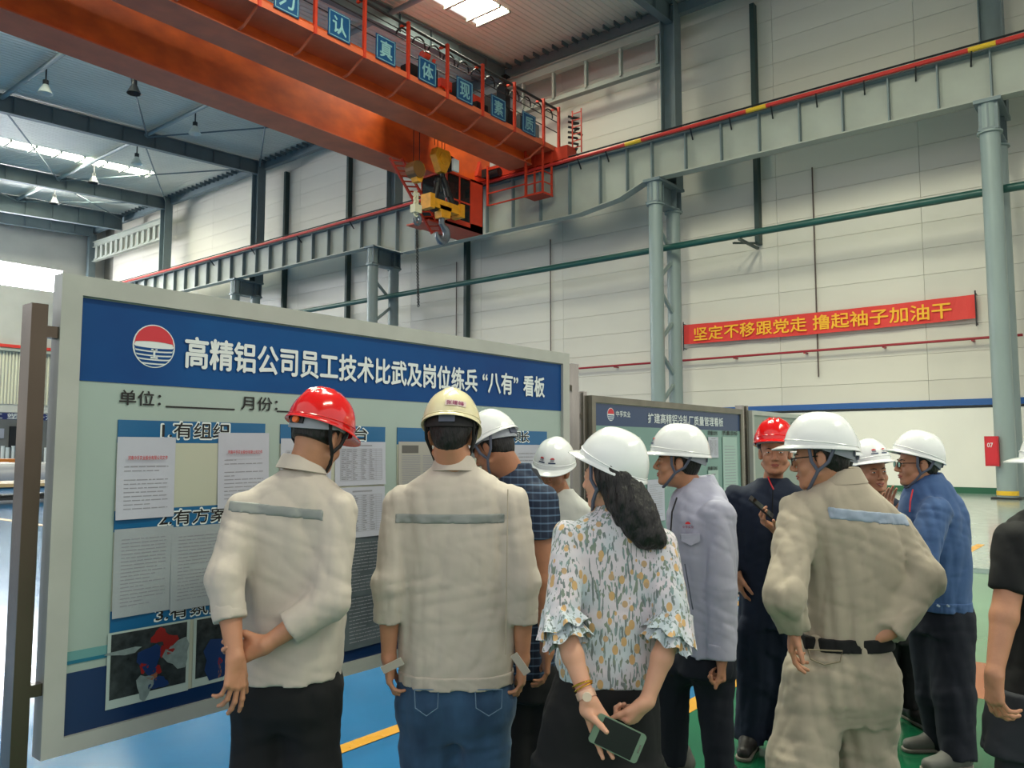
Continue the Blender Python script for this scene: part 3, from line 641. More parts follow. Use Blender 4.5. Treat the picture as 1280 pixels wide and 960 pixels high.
# papers and photographs stapled to the board: separate things
def sheet(pxa, pya, w_, h_, label, kind='doc', m=None, xz=None, rot=0.0, dy=.006, group='papers stapled to the large board', B=None, YB=None, red=None, seed=1, nl=20):
    YB = B1 if YB is None else YB
    if xz: x0, zt = xz
    else: x0, zt = q1(pxa, pya)
    rn = random.Random(seed)
    e = empty({'doc': 'paper_sheet', 'table': 'paper_sheet', 'photo': 'photo_print', 'clip': 'newspaper_clipping'}[kind], (x0, YB - dy, zt), label, {'doc': 'paper', 'table': 'paper', 'photo': 'photo', 'clip': 'paper'}[kind], group)
    ca, sa = math.cos(rot), math.sin(rot)
    c1, c2 = rn.uniform(0, 6), (rn.uniform(.4, 1) if kind != 'photo' else .02)
    def S(u, v, off=0.0):          # u right, v down in metres
        wave = .004 * c2 * math.sin(u / w_ * 3.1 + c1) * (v / h_) + .006 * (v / h_) ** 3 * c2
        return (u * ca + v * sa, -wave - off - .001, -v * ca + u * sa)
    nu, nv = 7, 9; vs = []; fs = []
    for j in range(nv + 1):
        for i in range(nu + 1): vs.append(S(w_ * i / nu, h_ * j / nv))
    for j in range(nv):
        for i in range(nu): a = j * (nu + 1) + i; fs.append((a, a + nu + 1, a + nu + 2, a + 1))
    b = MB(); b.add(vs, fs); pg = b.build('page', m or M_paper, e)
    def rects(lst, mm, nm):
        b = MB()
        for (u0, v0, u1, v1) in lst: b.add([S(u0, v0, .0009), S(u0, v1, .0009), S(u1, v1, .0009), S(u1, v0, .0009)], [(0, 1, 2, 3)])
        return b.build(nm, mm, e)
    if kind == 'doc':
        L = []; v = h_ * (.36 if red else .12)
        while v < h_ * .9:
            u = w_ * .12; ue = w_ * (.88 if rn.random() > .2 else rn.uniform(.3, .8))
            while u < ue:
                l = min(rn.uniform(.01, .045), ue - u); L.append((u, v, u + l, v + h_ / nl * .22)); u += l + .004
            v += h_ / nl
            if red and h_ * .45 < v < h_ * .52: v += h_ * .06
        rects(L, M_grey_ink, 'printed_text')
        if red:
            o = fit_text((0, 0, 0), red, (w_ * .5, -.0075, -h_ * .255), (1, 0, 0), (0, 0, 1), w_ * .68, h_ * .05, M_red_ink, e, bold=.03)
            rects([(w_ * .15, h_ * .355, w_ * .85, h_ * .358)], M_grey_ink, 'ruled_line')
    elif kind == 'table':
        L = []
        for k in range(17): L.append((w_ * .1, h_ * (.16 + .045 * k), w_ * .92, h_ * (.16 + .045 * k) + .0012))
        for u in (.1, .2, .32, .5, .66, .8, .92): L.append((w_ * u, h_ * .16, w_ * u + .0012, h_ * .88))
        for k in range(16):
            for u in (.12, .22, .34, .52, .68): L.append((w_ * u, h_ * (.172 + .045 * k), w_ * (u + rn.uniform(.03, .1)), h_ * (.19 + .045 * k)))
        L.append((w_ * .3, h_ * .07, w_ * .72, h_ * .1)); rects(L, M_grey_ink, 'printed_table')
    elif kind == 'clip':
        L = []
        for cc in range(3):
            v = h_ * .3
            while v < h_ * .95: L.append((w_ * (.05 + .32 * cc), v, w_ * (.33 + .32 * cc), v + .0035)); v += .009
        rects(L, M_grey_ink, 'newsprint'); rects([(w_ * .05, h_ * .08, w_ * .3, h_ * .25), (w_ * .55, h_ * .55, w_ * .9, h_ * .8)], mat('news_dark', (.38, .37, .36), .8), 'news_picture')
    elif kind == 'photo':
        base = mat('photo_dark', (.10, .12, .13), .25, var=.6, vscale=25, col2=(.22, .25, .26))
        bd = .012
        rects([(bd, bd * .6, w_ - bd, h_ - bd * 2.6)], base, 'picture')
        cl = {'r': mat('photo_red', (.55, .13, .12), .3), 'g': mat('photo_grey', (.52, .58, .58), .3, var=.3, vscale=40), 'b': mat('photo_blue', (.10, .20, .38), .3), 's': mat('photo_skin', (.55, .36, .26), .3)}
        for (kk, u, v, ru, rv) in red:
            n = 12; vs = [S(w_ * u, h_ * v, .0014)]
            for i in range(n):
                t = 2 * math.pi * i / n; r = 1 + .25 * math.sin(3 * t + u * 20); vs.append(S(w_ * (u + ru * math.cos(t) * r), h_ * (v + rv * math.sin(t) * r), .0014 + .0001 * (len(vs) % 2)))
            b = MB(); b.add(vs, [(0, 1 + (i + 1) % n, 1 + i) for i in range(n)]); b.build('picture_patch', cl[kk], e)
    return e
RT = '河南中孚实业股份有限公司文件'
A4 = (.21, .297)
def wh(pxa, pya, pxb, pyb):
    xa, za = q1(pxa, pya); xb, zb = q1(pxb, pyb); return xb - xa, za - zb
sheet(146, 546, .222, .30, 'white document with red heading under the first heading bar at far left', red=RT, seed=1, rot=.0)
sheet(272, 541, *wh(272, 541, 333, 632), 'white document with red heading left of the red-helmeted man in the beige jacket', red=RT, seed=2, rot=.01)
sheet(142, 662, .222, .315, 'grey typed page below the red-headed document at far left', seed=3, m=mat('paper_grey', (.64, .67, .69), .5, var=.1, vscale=8), nl=24)
sheet(214, 659, .225, .315, 'grey typed page, right one of the pair in the second row', seed=4, m=MATS['paper_grey'], nl=24)
sheet(418, 552, *wh(418, 552, 480, 605), 'table sheet under the fourth heading, upper one right of the red helmet', 'table', seed=5)
sheet(421, 610, *wh(421, 610, 479, 668), 'table sheet right of the first man\'s shoulder, lower one of two', 'table', seed=6)
sheet(350, 548, *wh(350, 548, 412, 640), 'table sheet mostly hidden behind the red-helmeted man', 'table', seed=16)
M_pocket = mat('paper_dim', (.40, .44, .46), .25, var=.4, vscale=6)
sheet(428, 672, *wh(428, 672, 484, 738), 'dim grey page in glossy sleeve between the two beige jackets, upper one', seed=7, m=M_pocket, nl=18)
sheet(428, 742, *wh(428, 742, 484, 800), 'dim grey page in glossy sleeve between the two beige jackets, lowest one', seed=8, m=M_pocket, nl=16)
sheet(497, 552, *wh(497, 552, 575, 606), 'newspaper clipping left of the cream helmet', 'clip', seed=9, m=mat('newsprint', (.66, .65, .62), .8))
sheet(642, 556, *wh(642, 556, 682, 640), 'white page on the right edge of the large board above the plaid shirt', seed=10)
M_phb = mat('photo_border', (.68, .74, .72), .3)
wp, hp = wh(134, 792, 233, 878)
sheet(0, 0, q1(236, 800)[0] - q1(134, 800)[0], .266, 'photo print of workers with red helmets, bottom left corner of the large board', 'photo', xz=(q1(134, 790)[0], .945), seed=11, m=M_phb,
      red=[('g', .2, .28, .2, .04), ('b', .5, .45, .14, .2), ('g', .85, .45, .16, .2), ('g', .45, .8, .1, .17), ('r', .62, .16, .11, .1), ('r', .74, .25, .1, .1), ('r', .7, .38, .09, .08), ('r', .43, .55, .05, .07), ('r', .6, .62, .05, .06), ('s', .55, .7, .06, .05), ('b', .62, .8, .12, .08)])
sheet(0, 0, .33, .262, 'dark blue photo print at the foot of the board beside the first man\'s hands', 'photo', xz=(q1(239, 790)[0] + .006, .945), seed=12, m=M_phb,
      red=[('b', .4, .65, .3, .28), ('g', .75, .5, .06, .14), ('r', .72, .3, .05, .1), ('r', .35, .7, .03, .05), ('s', .35, .85, .02, .1)])

# second board
B2 = 3.55
b2 = empty('notice_board', (6.9, B2, 0), 'smaller notice board with navy title strip behind the woman in the floral blouse', 'notice board')
board(b2, B2, 5.40, 8.40, .50, 2.03, .055, alu=mat('frame_tan', (.52, .50, .44), .4, .5, var=.3, vscale=5))
posts(b2, B2 + .04, [5.24, 5.36], 2.06, .05, [(5.2, 5.42, 1.86), (5.2, 5.42, 1.62)]); posts(b2, B2 + .04, [8.50, 8.62], 2.08, .05, [(8.38, 8.62, 1.85), (8.38, 8.62, 1.6)])
Y2 = B2 - .001
def plate2(e, *a): return plate(e, *a)
MB2 = mat('board2_teal', (.46, .60, .57), .35, var=.15, vscale=2)
plate(b2, 5.46, .55, 8.345, 1.79, Y2, MB2, 'face_print', .0015)
plate(b2, 5.46, 1.79, 8.345, 1.97, Y2, mat('board2_navy', (.10, .22, .37), .3), 'title_strip', .002)
def q2(px, py): p = onY(px, py, B2); return p.x, p.z
def t2(txt, pxa, pxb, z0, z1, m=None, bold=.02):
    xa, xb = q2(pxa, 520)[0], q2(pxb, 525)[0]; fit_text(b2.location, txt, ((xa + xb) / 2, Y2 - .003, (z0 + z1) / 2), (1, 0, 0), (0, 0, 1), xb - xa, z1 - z0, m or M_white, b2, bold=bold)
t2('中孚实业', 769, 787, 1.87, 1.92); t2('扩建高精铝冷轧厂质量管理看板', 809, 903, 1.83, 1.92)
cx2, cz2 = q2(763, 518)
b = MB(b2.location); b.cyl((cx2, Y2 - .002, cz2), (cx2, Y2 - .003, cz2), .055, 24); l2 = b.build('emblem_disc', M_white, b2)
b = MB(b2.location); pl = [(cx2 + .05 * math.cos(math.radians(a)), Y2 - .004, cz2 + .05 * math.sin(math.radians(a))) for a in range(5, 176, 10)]; b.prism(pl[::-1], (0, -.0005, 0)); b.build('red_sun', M_logored, l2)
b = MB(b2.location)
for k in range(3): hw = [.048, .042, .028][k]; b.box((cx2 - hw, Y2 - .0045, cz2 - .016 - .014 * k), (cx2 + hw, Y2 - .004, cz2 - .009 - .014 * k))
b.build('blue_wave', M_bluehead, l2)
def panel2(pxa, pya, pxb, pyb, label, kind='doc', seed=1, **k):
    xa, za = q2(pxa, pya); xb, zb = q2(pxb, pyb)
    return sheet(0, 0, xb - xa, za - zb, label, kind, xz=(xa, za), YB=B2 - .003, seed=seed, group='sheets on the second board', **k)
panel2(884, 546, 897, 572, 'small white bar-chart sheet right of the grey jacket man\'s helmet', 'table', 21)
panel2(902, 546, 922, 640, 'pale document column at the right end of the second board', 'doc', 22, m=mat('paper_teal', (.62, .72, .69), .5), nl=26)
panel2(884, 588, 898, 650, 'pale document beside the grey jacket man\'s neck', 'table', 23, m=MATS['paper_teal'])
panel2(748, 545, 800, 575, 'pale sheet hidden behind the woman\'s helmet on the second board', 'doc', 24, m=MATS['paper_teal'])
panel2(808, 600, 830, 650, 'white sheet between the woman and the grey jacket man', 'doc', 25)
for (pxa, pxb, py) in ((884, 896, 541), (902, 921, 541), (884, 896, 586)):
    xa, za = q2(pxa, py); xb, _ = q2(pxb, py); fit_text(b2.location, '质量目标', ((xa + xb) / 2, Y2 - .004, za), (1, 0, 0), (0, 0, 1), xb - xa, .045, M_black_ink, b2, bold=.02)
for k, (px_, py_) in enumerate(((818, 560), (754, 545))):
    x, z = q2(px_, py_); b = MB(b2.location); b.cyl((x, Y2 - .002, z), (x, Y2 - .003, z), .06, 20); b.build('dial_print', MATS['paper_teal'], b2)
# third board
b3 = empty('notice_board', (10.1, B2, 0), 'third notice board mostly hidden behind the red-helmeted man in navy', 'notice board')
board(b3, B2, 8.66, 11.6, .5, 2.03, .05); posts(b3, B2 + .04, [11.72], 2.08, .05)
plate(b3, 8.71, .55, 11.55, 1.98, B2 - .001, mat('board3_grey_green', (.52, .57, .53), .4), 'face_print', .002)
for k in range(8):
    b = MB(b3.location); b.box((9.0 + .3 * k, B2 - .005, 1.85), (9.18 + .3 * k, B2 - .003, 1.93)); b.build('title_print', mat('dim_print', (.42, .46, .44), .6), b3)

# ================================================================== FAR LEFT OF THE HALL
e = empty('slogan_board', (20, 50, 4.1), 'long narrow dark blue slogan board with white characters far behind the steel post', 'sign')
k1 = onY(0, 516, 50); k2 = onY(75, 525, 50)
b = MB(e.location); b.box((10, 49.9, k2.z - .05), (22.5, 49.98, k1.z)); b.build('board', mat('far_navy', (.12, .18, .42), .5), e)
fit_text(e.location, '实现国际化高端铝加工 塑造一流企业', (15.6, 49.88, (k1.z + k2.z) / 2 - .02), (1, 0, 0), (0, 0, 1), 10.6, .32, M_white, e, bold=.03)
for x in (10.5, 14.5, 18.5, 22.3): b = MB(e.location); b.bar((x, 50, 0), (x, 50, 4.1), .12, .12); b.build('post', M_upcol, e)
e = empty('low_partition', (15, 51.5, 0), 'grey partition wall under the far blue slogan board', 'partition')
b = MB(e.location); b.box((5, 51.5, 0), (22.5, 51.7, 3.7)); b.build('wall_sheet', mat('partition_grey', (.50, .51, .50), .8, var=.1, vscale=2), e)
for (px_, py_, s) in ((0, 540, .4), (62, 541, .3), (68, 541, .3), (74, 541, .3)):
    p = onY(px_, py_, 51.45); b = MB(e.location); b.box((p.x - s * .5, 51.42, p.z - .35), (p.x + s * .5, 51.46, p.z + .2)); b.build('notice', M_paper, e)
p = onY(20, 546, 51.4); b = MB(e.location); b.box((p.x - .35, 51.3, p.z - .6), (p.x + .3, 51.46, p.z + .6)); b.build('control_panel', M_dark, e)
# big steel pipes / coil rolls lying on the floor
for (px_, lab) in ((8, 'large grey pipe lying on the far floor left of the steel post'), (66, 'large grey pipe lying on the far floor between the post and the board')):
    D = 34.0
    a = uvz(px_ + 2, 592, D); X = a[0] * SP + D * CP; Y = -a[0] * CP + D * SP
    e = empty('steel_pipe', (X, Y, .0), lab, 'pipe', 'large pipes on the far floor'); r = .52
    b = MB(e.location); n = 24; L = 6.0; dx, dy = -1.0, .25
    d = Vector((dx, dy, 0)).normalized(); c0 = Vector((X, Y, r)); c1 = c0 + d * L; pr = Vector((d.y, -d.x, 0))
    vs = []; fs = []
    for i in range(n):
        t = 2 * math.pi * i / n; q = pr * math.cos(t) + Vector((0, 0, math.sin(t)))
        vs += [c0 + q * r, c1 + q * r, c0 + q * r * .82, c1 + q * r * .82]
    for i in range(n):
        j = (i + 1) % n; A, B_ = 4 * i, 4 * j; fs += [(A, A + 1, B_ + 1, B_), (A + 2, B_ + 2, B_ + 3, A + 3), (A, B_, B_ + 2, A + 2), (A + 1, A + 3, B_ + 3, B_ + 1)]
    b.add(vs, fs); b.build('pipe_wall', mat('pipe_grey', (.62, .63, .66), .4), e, smooth=True)
    b = MB(e.location); b.cyl(c0 + d * .4, c0 + d * .45, r * .8, 20); b.build('pipe_inner_shade', M_black, e)  # black disc stands in for the shade inside the open pipe
e = empty('work_table', (9.6, 27.0, 0), 'low dark steel work table on the far floor left of the main board', 'table')
b = MB(e.location); b.box((7.6, 25.8, .50), (11.4, 28.2, .60)); b.build('tabletop', mat('table_tan', (.62, .54, .40), .5), e)
for (x, y) in ((7.8, 26), (11.2, 26), (7.8, 28), (11.2, 28), (9.5, 26)): b = MB(e.location); b.box((x - .08, y - .08, 0), (x + .08, y + .08, .5)); b.build('leg', M_dark, e)
b = MB(e.location); b.box((7.7, 25.9, .12), (11.3, 28.1, .2)); b.build('shelf', M_black, e)
e = empty('orange_cart', (13.2, 40, 0), 'low orange cart on the far floor behind the steel post', 'cart')
p0 = onY(-4, 578, 40); p1 = onY(26, 590, 40)
b = MB(e.location); b.box((p0.x - 2, 40, .55), (p1.x, 41.5, 1.15)); b.build('cart_body', mat('cart_orange', (.78, .46, .14), .5), e)
for x in (p0.x - 1.5, p1.x - .4):
    b = MB(e.location); b.cyl((x, 39.95, .3), (x, 40.1, .3), .3, 14); b.build('wheel', M_black, e)
    b = MB(e.location); b.box((x - .06, 40.05, .3), (x + .06, 40.2, .6)); b.build('axle_bracket', M_dark, e)
for k, (px_, py_, h) in enumerate(((3, 567, .5), (9, 567, .45), (16, 570, .5), (23, 569, .55), (57, 573, .45), (62, 572, .5), (68, 573, .5), (74, 570, .6))):
    p = onY(px_, py_, 47); e = empty('white_drum', (p.x, 47, .0), None, 'drum', 'white drums on the far rack')
    e['label'] = ['white drum on the far rack, nearest the left picture edge', 'white drum on the far rack, second from the left picture edge', 'white drum on the far rack, second one left of the steel post', 'tall white drum on the far rack touching the left side of the steel post', 'small white drum on the far rack just right of the steel post', 'white drum on the far rack, second right of the steel post', 'white drum on the far rack, second one left of the main board', 'tallest white drum on the far rack beside the main board edge'][k]
    b = MB(e.location); b.cyl((p.x, 47, .9), (p.x, 47, .9 + h * 1.6), .085 if k > 3 or k < 2 else .065, 12); b.cyl((p.x, 47, .9 + h * 1.6), (p.x, 47, .95 + h * 1.6), .09, 12); b.build('drum_body', M_white, e, smooth=True)
e = empty('storage_rack', (15, 47, 0), 'long low grey rack carrying white drums on the far floor', 'rack')
b = MB(e.location); b.box((8, 46.6, .84), (21, 47.4, .9)); b.build('shelf', M_upcol, e)
for x in (8.2, 12, 16, 20.8): b = MB(e.location); b.box((x - .05, 46.65, 0), (x + .05, 47.35, .84)); b.build('leg', M_dark, e)
# ================================================================== PEOPLE: distance-field modelling -> surface nets
def A3(*v): return np.array(v, dtype=np.float64)
class Field:
    def __init__(s, lo, hi, h):
        s.h = h; s.lo = np.array(lo) - 2.5 * h; n = np.ceil((np.array(hi) - s.lo) / h).astype(int) + 4
        s.ax = [(s.lo[i] + h * np.arange(n[i])).astype(np.float32) for i in range(3)]
        s.D = np.full(n, 1.0, np.float32)
    def sub(s, lo, hi, pad):
        sl = []
        for i in range(3):
            a = int(max(0, math.floor((lo[i] - pad - s.lo[i]) / s.h))); b = int(min(len(s.ax[i]), math.ceil((hi[i] + pad - s.lo[i]) / s.h) + 1))
            if b <= a: return None
            sl.append(slice(a, b))
        return tuple(sl), (s.ax[0][sl[0]][:, None, None], s.ax[1][sl[1]][None, :, None], s.ax[2][sl[2]][None, None, :])
    def put(s, sl, d, k, op='u'):
        C = s.D[sl]
        if op == 'u':
            if k > 0: h = np.maximum(k - np.abs(C - d), 0) / k; s.D[sl] = np.minimum(C, d) - h * h * k * .25
            else: s.D[sl] = np.minimum(C, d)
        else:
            d = -d
            if k > 0: h = np.maximum(k - np.abs(C - d), 0) / k; s.D[sl] = np.maximum(C, d) + h * h * k * .25
            else: s.D[sl] = np.maximum(C, d)
def prim_box(p):
    t = p[0]
    if t in ('cap', 'capf', 'cap-'):
        a, b, ra, rb = p[1:5]; r = max(ra, rb); return np.minimum(a, b) - r, np.maximum(a, b) + r
    if t in ('ell', 'ell-'):
        r = max(p[2]); return p[1] - r, p[1] + r
    if t in ('loft', 'loft-'):
        R = np.array(p[1]); return np.array([(R[:, 1] - R[:, 3]).min(), (R[:, 2] - R[:, 4]).min(), R[:, 0].min()]), np.array([(R[:, 1] + R[:, 3]).max(), (R[:, 2] + R[:, 4]).max(), R[:, 0].max()])
def prim_eval(f, p, k):
    t = p[0]; lo, hi = prim_box(p); r = f.sub(lo, hi, k + 3 * f.h + (.02 if t[:4] == 'loft' else 0))
    if r is None: return
    sl, (X, Y, Z) = r
    if t in ('cap', 'capf', 'cap-'):
        a, b, ra, rb = p[1:5]; ab = b - a; L2 = float(ab @ ab) + 1e-12
        x, y, z = X - a[0], Y - a[1], Z - a[2]
        tt = (x * ab[0] + y * ab[1] + z * ab[2]) / L2; tc = np.clip(tt, 0, 1)
        d = np.sqrt((x - tc * ab[0]) ** 2 + (y - tc * ab[1]) ** 2 + (z - tc * ab[2]) ** 2) - (ra + (rb - ra) * tc)
        if t == 'capf': d = np.maximum(d, (tt - 1) * math.sqrt(L2))
    elif t in ('ell', 'ell-'):
        c, rr = p[1], p[2]; R = p[3] if len(p) > 3 and p[3] is not None else None
        x, y, z = X - c[0], Y - c[1], Z - c[2]
        if R is not None:
            x, y, z = (R[0][0] * x + R[1][0] * y + R[2][0] * z), (R[0][1] * x + R[1][1] * y + R[2][1] * z), (R[0][2] * x + R[1][2] * y + R[2][2] * z)
        q = np.sqrt((x / rr[0]) ** 2 + (y / rr[1]) ** 2 + (z / rr[2]) ** 2); q2 = np.sqrt((x / rr[0] ** 2) ** 2 + (y / rr[1] ** 2) ** 2 + (z / rr[2] ** 2) ** 2) + 1e-6
        d = q * (q - 1) / q2
    else:
        R = np.array(p[1]); R = R[np.argsort(R[:, 0])]; n = p[2] if len(p) > 2 else 2.3
        zz = Z.ravel(); T = []
        for c in range(1, 5):
            zs = np.linspace(R[0, 0] - .06, R[-1, 0] + .06, 160); vv = np.interp(zs, R[:, 0], R[:, c]); kk = np.ones(9) / 9; vv = np.convolve(np.pad(vv, 4, 'edge'), kk, 'valid'); T.append(np.interp(zz, zs, vv)[None, None, :])
        cu, cv, ru, rv = T
        q = (np.abs((X - cu) / ru) ** n + np.abs((Y - cv) / rv) ** n) ** (1 / n); d = (q - 1) * np.minimum(ru, rv) * 1.1
        d = np.maximum(d, np.maximum(Z - R[-1, 0], R[0, 0] - Z))
    f.put(sl, d.astype(np.float32), k, '-' if t[-1] == '-' else 'u')
def fold_fn(X, Y, Z, spec):
    amp, fu, fz, seed = spec[:4]; rn = random.Random(seed); out = 0
    for i in range(4):
        s = 1 + .55 * i; a = rn.uniform(0, 6.28); tl = rn.uniform(-.5, .5)
        ph = 1.6 * np.sin(X * fu * .33 * s + Z * fz * .8 + a) + 1.1 * np.sin(Y * fu * .5 + Z * fz * 1.3 * s + 2 * a)
        w_ = np.sin((X * math.cos(a) * 1.2 + Y * math.sin(a)) * fu * s + Z * fz * (s + tl) + ph)
        out = out + (1 - 2 * np.abs(w_) ** .7) / s if i < 3 else out + w_ / s
    return out * amp * .45
def evalf(prims, h, k, fold=None, cuts=(), bounds=None, off=0.0):
    B = [prim_box(p) for p in prims if p[0][-1] != '-']; lo = np.min([b[0] for b in B], 0); hi = np.max([b[1] for b in B], 0)
    if bounds is not None: lo = np.maximum(lo, bounds[0]); hi = np.minimum(hi, bounds[1])
    f = Field(lo, hi, h)
    for p in prims: prim_eval(f, p, p[-1] if isinstance(p[-1], dict) is False and False else k)
    X, Y, Z = f.ax[0][:, None, None], f.ax[1][None, :, None], f.ax[2][None, None, :]
    if fold:
        for sp in (fold if isinstance(fold, list) else [fold]): f.D += fold_fn(X, Y, Z, sp).astype(np.float32)
    f.D -= off
    for (pt, n) in cuts: f.D = np.maximum(f.D, ((X - pt[0]) * n[0] + (Y - pt[1]) * n[1] + (Z - pt[2]) * n[2]).astype(np.float32))
    return f
def nets(f):
    D = f.D; D[0] = D[-1] = 1; D[:, 0] = D[:, -1] = 1; D[:, :, 0] = D[:, :, -1] = 1
    I = D < 0; nx, ny, nz = D.shape
    c = np.zeros((nx - 1, ny - 1, nz - 1), np.uint8)
    for i in (0, 1):
        for j in (0, 1):
            for k in (0, 1): c += I[i:nx - 1 + i, j:ny - 1 + j, k:nz - 1 + k]
    act = np.argwhere((c > 0) & (c < 8))
    if len(act) == 0: return np.zeros((0, 3)), np.zeros((0, 4), int)
    idx = -np.ones(c.shape, np.int64); idx[tuple(act.T)] = np.arange(len(act))
    S = np.zeros((len(act), 3)); N = np.zeros(len(act))
    for ax in range(3):
        for o1 in (0, 1):
            for o2 in (0, 1):
                a = act.copy(); ot = [q for q in range(3) if q != ax]; a[:, ot[0]] += o1; a[:, ot[1]] += o2; b = a.copy(); b[:, ax] += 1
                da = D[tuple(a.T)]; db = D[tuple(b.T)]; m = (da < 0) != (db < 0); t = np.where(m, da / np.where(m, da - db, 1), 0)
                p = a.astype(float); p[:, ax] += t; S += p * m[:, None]; N += m
    V = f.lo + f.h * (S / N[:, None])
    Q = []
    for ax in range(3):
        sl0 = [slice(None)] * 3; sl1 = [slice(None)] * 3; sl0[ax] = slice(0, -1); sl1[ax] = slice(1, None)
        cr = np.argwhere(I[tuple(sl0)] != I[tuple(sl1)]); ot = [q for q in range(3) if q != ax]
        if len(cr) == 0: continue
        flip = ~I[tuple(cr.T)]
        q = []
        for (o1, o2) in ((1, 1), (0, 1), (0, 0), (1, 0)):
            a = cr.copy(); a[:, ot[0]] -= o1; a[:, ot[1]] -= o2; q.append(idx[tuple(a.T)])
        q = np.stack(q, 1); 
        if ax == 1: flip = ~flip
        q[flip] = q[flip][:, ::-1]; Q.append(q)
    return V, np.concatenate(Q)
def mesh_np(name, V, Q, m, parent, smooth=True, **kw):
    me = bpy.data.meshes.new(name); me.vertices.add(len(V)); me.vertices.foreach_set('co', np.asarray(V, np.float32).ravel())
    me.loops.add(len(Q) * 4); me.loops.foreach_set('vertex_index', np.asarray(Q, np.int32).ravel())
    me.polygons.add(len(Q)); me.polygons.foreach_set('loop_start', np.arange(len(Q), dtype=np.int32) * 4); me.polygons.foreach_set('loop_total', np.full(len(Q), 4, np.int32))
    me.update(calc_edges=True); me.validate()
    if smooth: me.polygons.foreach_set('use_smooth', [True] * len(Q))
    me.materials.append(m); o = bpy.data.objects.new(name, me); COL.objects.link(o); o.parent = parent
    return set_props(o, **kw)
def join(parts):
    V = []; Q = []; n = 0
    for v, q in parts:
        V.append(v); Q.append(q + n); n += len(v)
    return np.concatenate(V), np.concatenate(Q)

# -------- materials of people
def cloth(name, col, var=.10, bump=.42, bscale=11, rough=.85, stretch=(1, 1, .5), vscale=6, col2=None):
    m = mat(name, col, rough, var=var, vscale=vscale, bump=bump, bscale=bscale, stretch=stretch, col2=col2)
    m.node_tree.nodes['Principled BSDF'].inputs['Sheen Weight'].default_value = .12 if sum(col) > .9 else 0.0
    return m
M_skin = mat('skin', (.76, .54, .42), .5, var=.14, vscale=14, sss=.12, bump=.08, bscale=90)
M_skin2 = mat('skin_tan', (.70, .48, .36), .5, var=.16, vscale=14, sss=.12, bump=.08, bscale=90)
M_skin3 = mat('skin_light', (.84, .63, .52), .5, var=.10, vscale=14, sss=.12)
M_hair = mat('hair_black', (.07, .06, .06), .45, var=.4, vscale=40, bump=.7, bscale=120, stretch=(1, 1, .25))
M_beige = cloth('cloth_beige', (.77, .73, .685)); M_khaki = cloth('cloth_khaki', (.69, .645, .575)); M_greyj = cloth('cloth_grey', (.70, .70, .78))
M_navyc = cloth('cloth_navy', (.08, .13, .22)); M_bluec = cloth('cloth_blue', (.25, .37, .56)); M_blackc = cloth('cloth_black', (.045, .05, .065), bump=.15)
M_tee = cloth('tee_black', (.06, .065, .075), bump=.15); M_whites = cloth('shirt_white', (.80, .80, .78)); M_jean = cloth('denim', (.22, .36, .50), var=.45, bscale=20, vscale=7, col2=(.12, .22, .34))
M_dkbl = cloth('trousers_darkblue', (.06, .08, .14), bump=.2); M_strip = mat('reflective_grey', (.52, .54, .53), .35); M_stripb = mat('reflective_pale_blue', (.62, .68, .76), .35, var=.2, vscale=20)
M_hred = mat('helmet_red', (.86, .07, .08), .16, coat=.5); M_hcream = mat('helmet_cream', (.90, .86, .70), .22, coat=.3); M_hwhite = mat('helmet_white', (.93, .94, .94), .2, coat=.4)
M_strap = mat('strap_grey', (.35, .37, .44), .7); M_liner = mat('liner_grey', (.60, .62, .66), .7); M_strapk = mat('strap_black', (.07, .07, .08), .7)
M_eye = mat('eye_white', (.85, .84, .82), .2); M_iris = mat('iris_dark', (.05, .04, .035), .15); M_lip = mat('lip', (.66, .36, .32), .45); M_teeth = mat('teeth', (.9, .88, .82), .3)
M_frame = mat('glasses_frame', (.06, .06, .08), .3); M_lensg = None
M_shoe = mat('shoe_dark', (.12, .11, .11), .5); M_sole = mat('shoe_sole', (.5, .48, .44), .7); M_shoeg = mat('shoe_grey', (.40, .40, .38), .6)
def glass_mat():
    m = bpy.data.materials.new('glasses_lens'); m.use_nodes = True; b = m.node_tree.nodes['Principled BSDF']
    b.inputs['Transmission Weight'].default_value = 1; b.inputs['Roughness'].default_value = 0.02; b.inputs['IOR'].default_value = 1.05; return m
M_lensg = glass_mat()
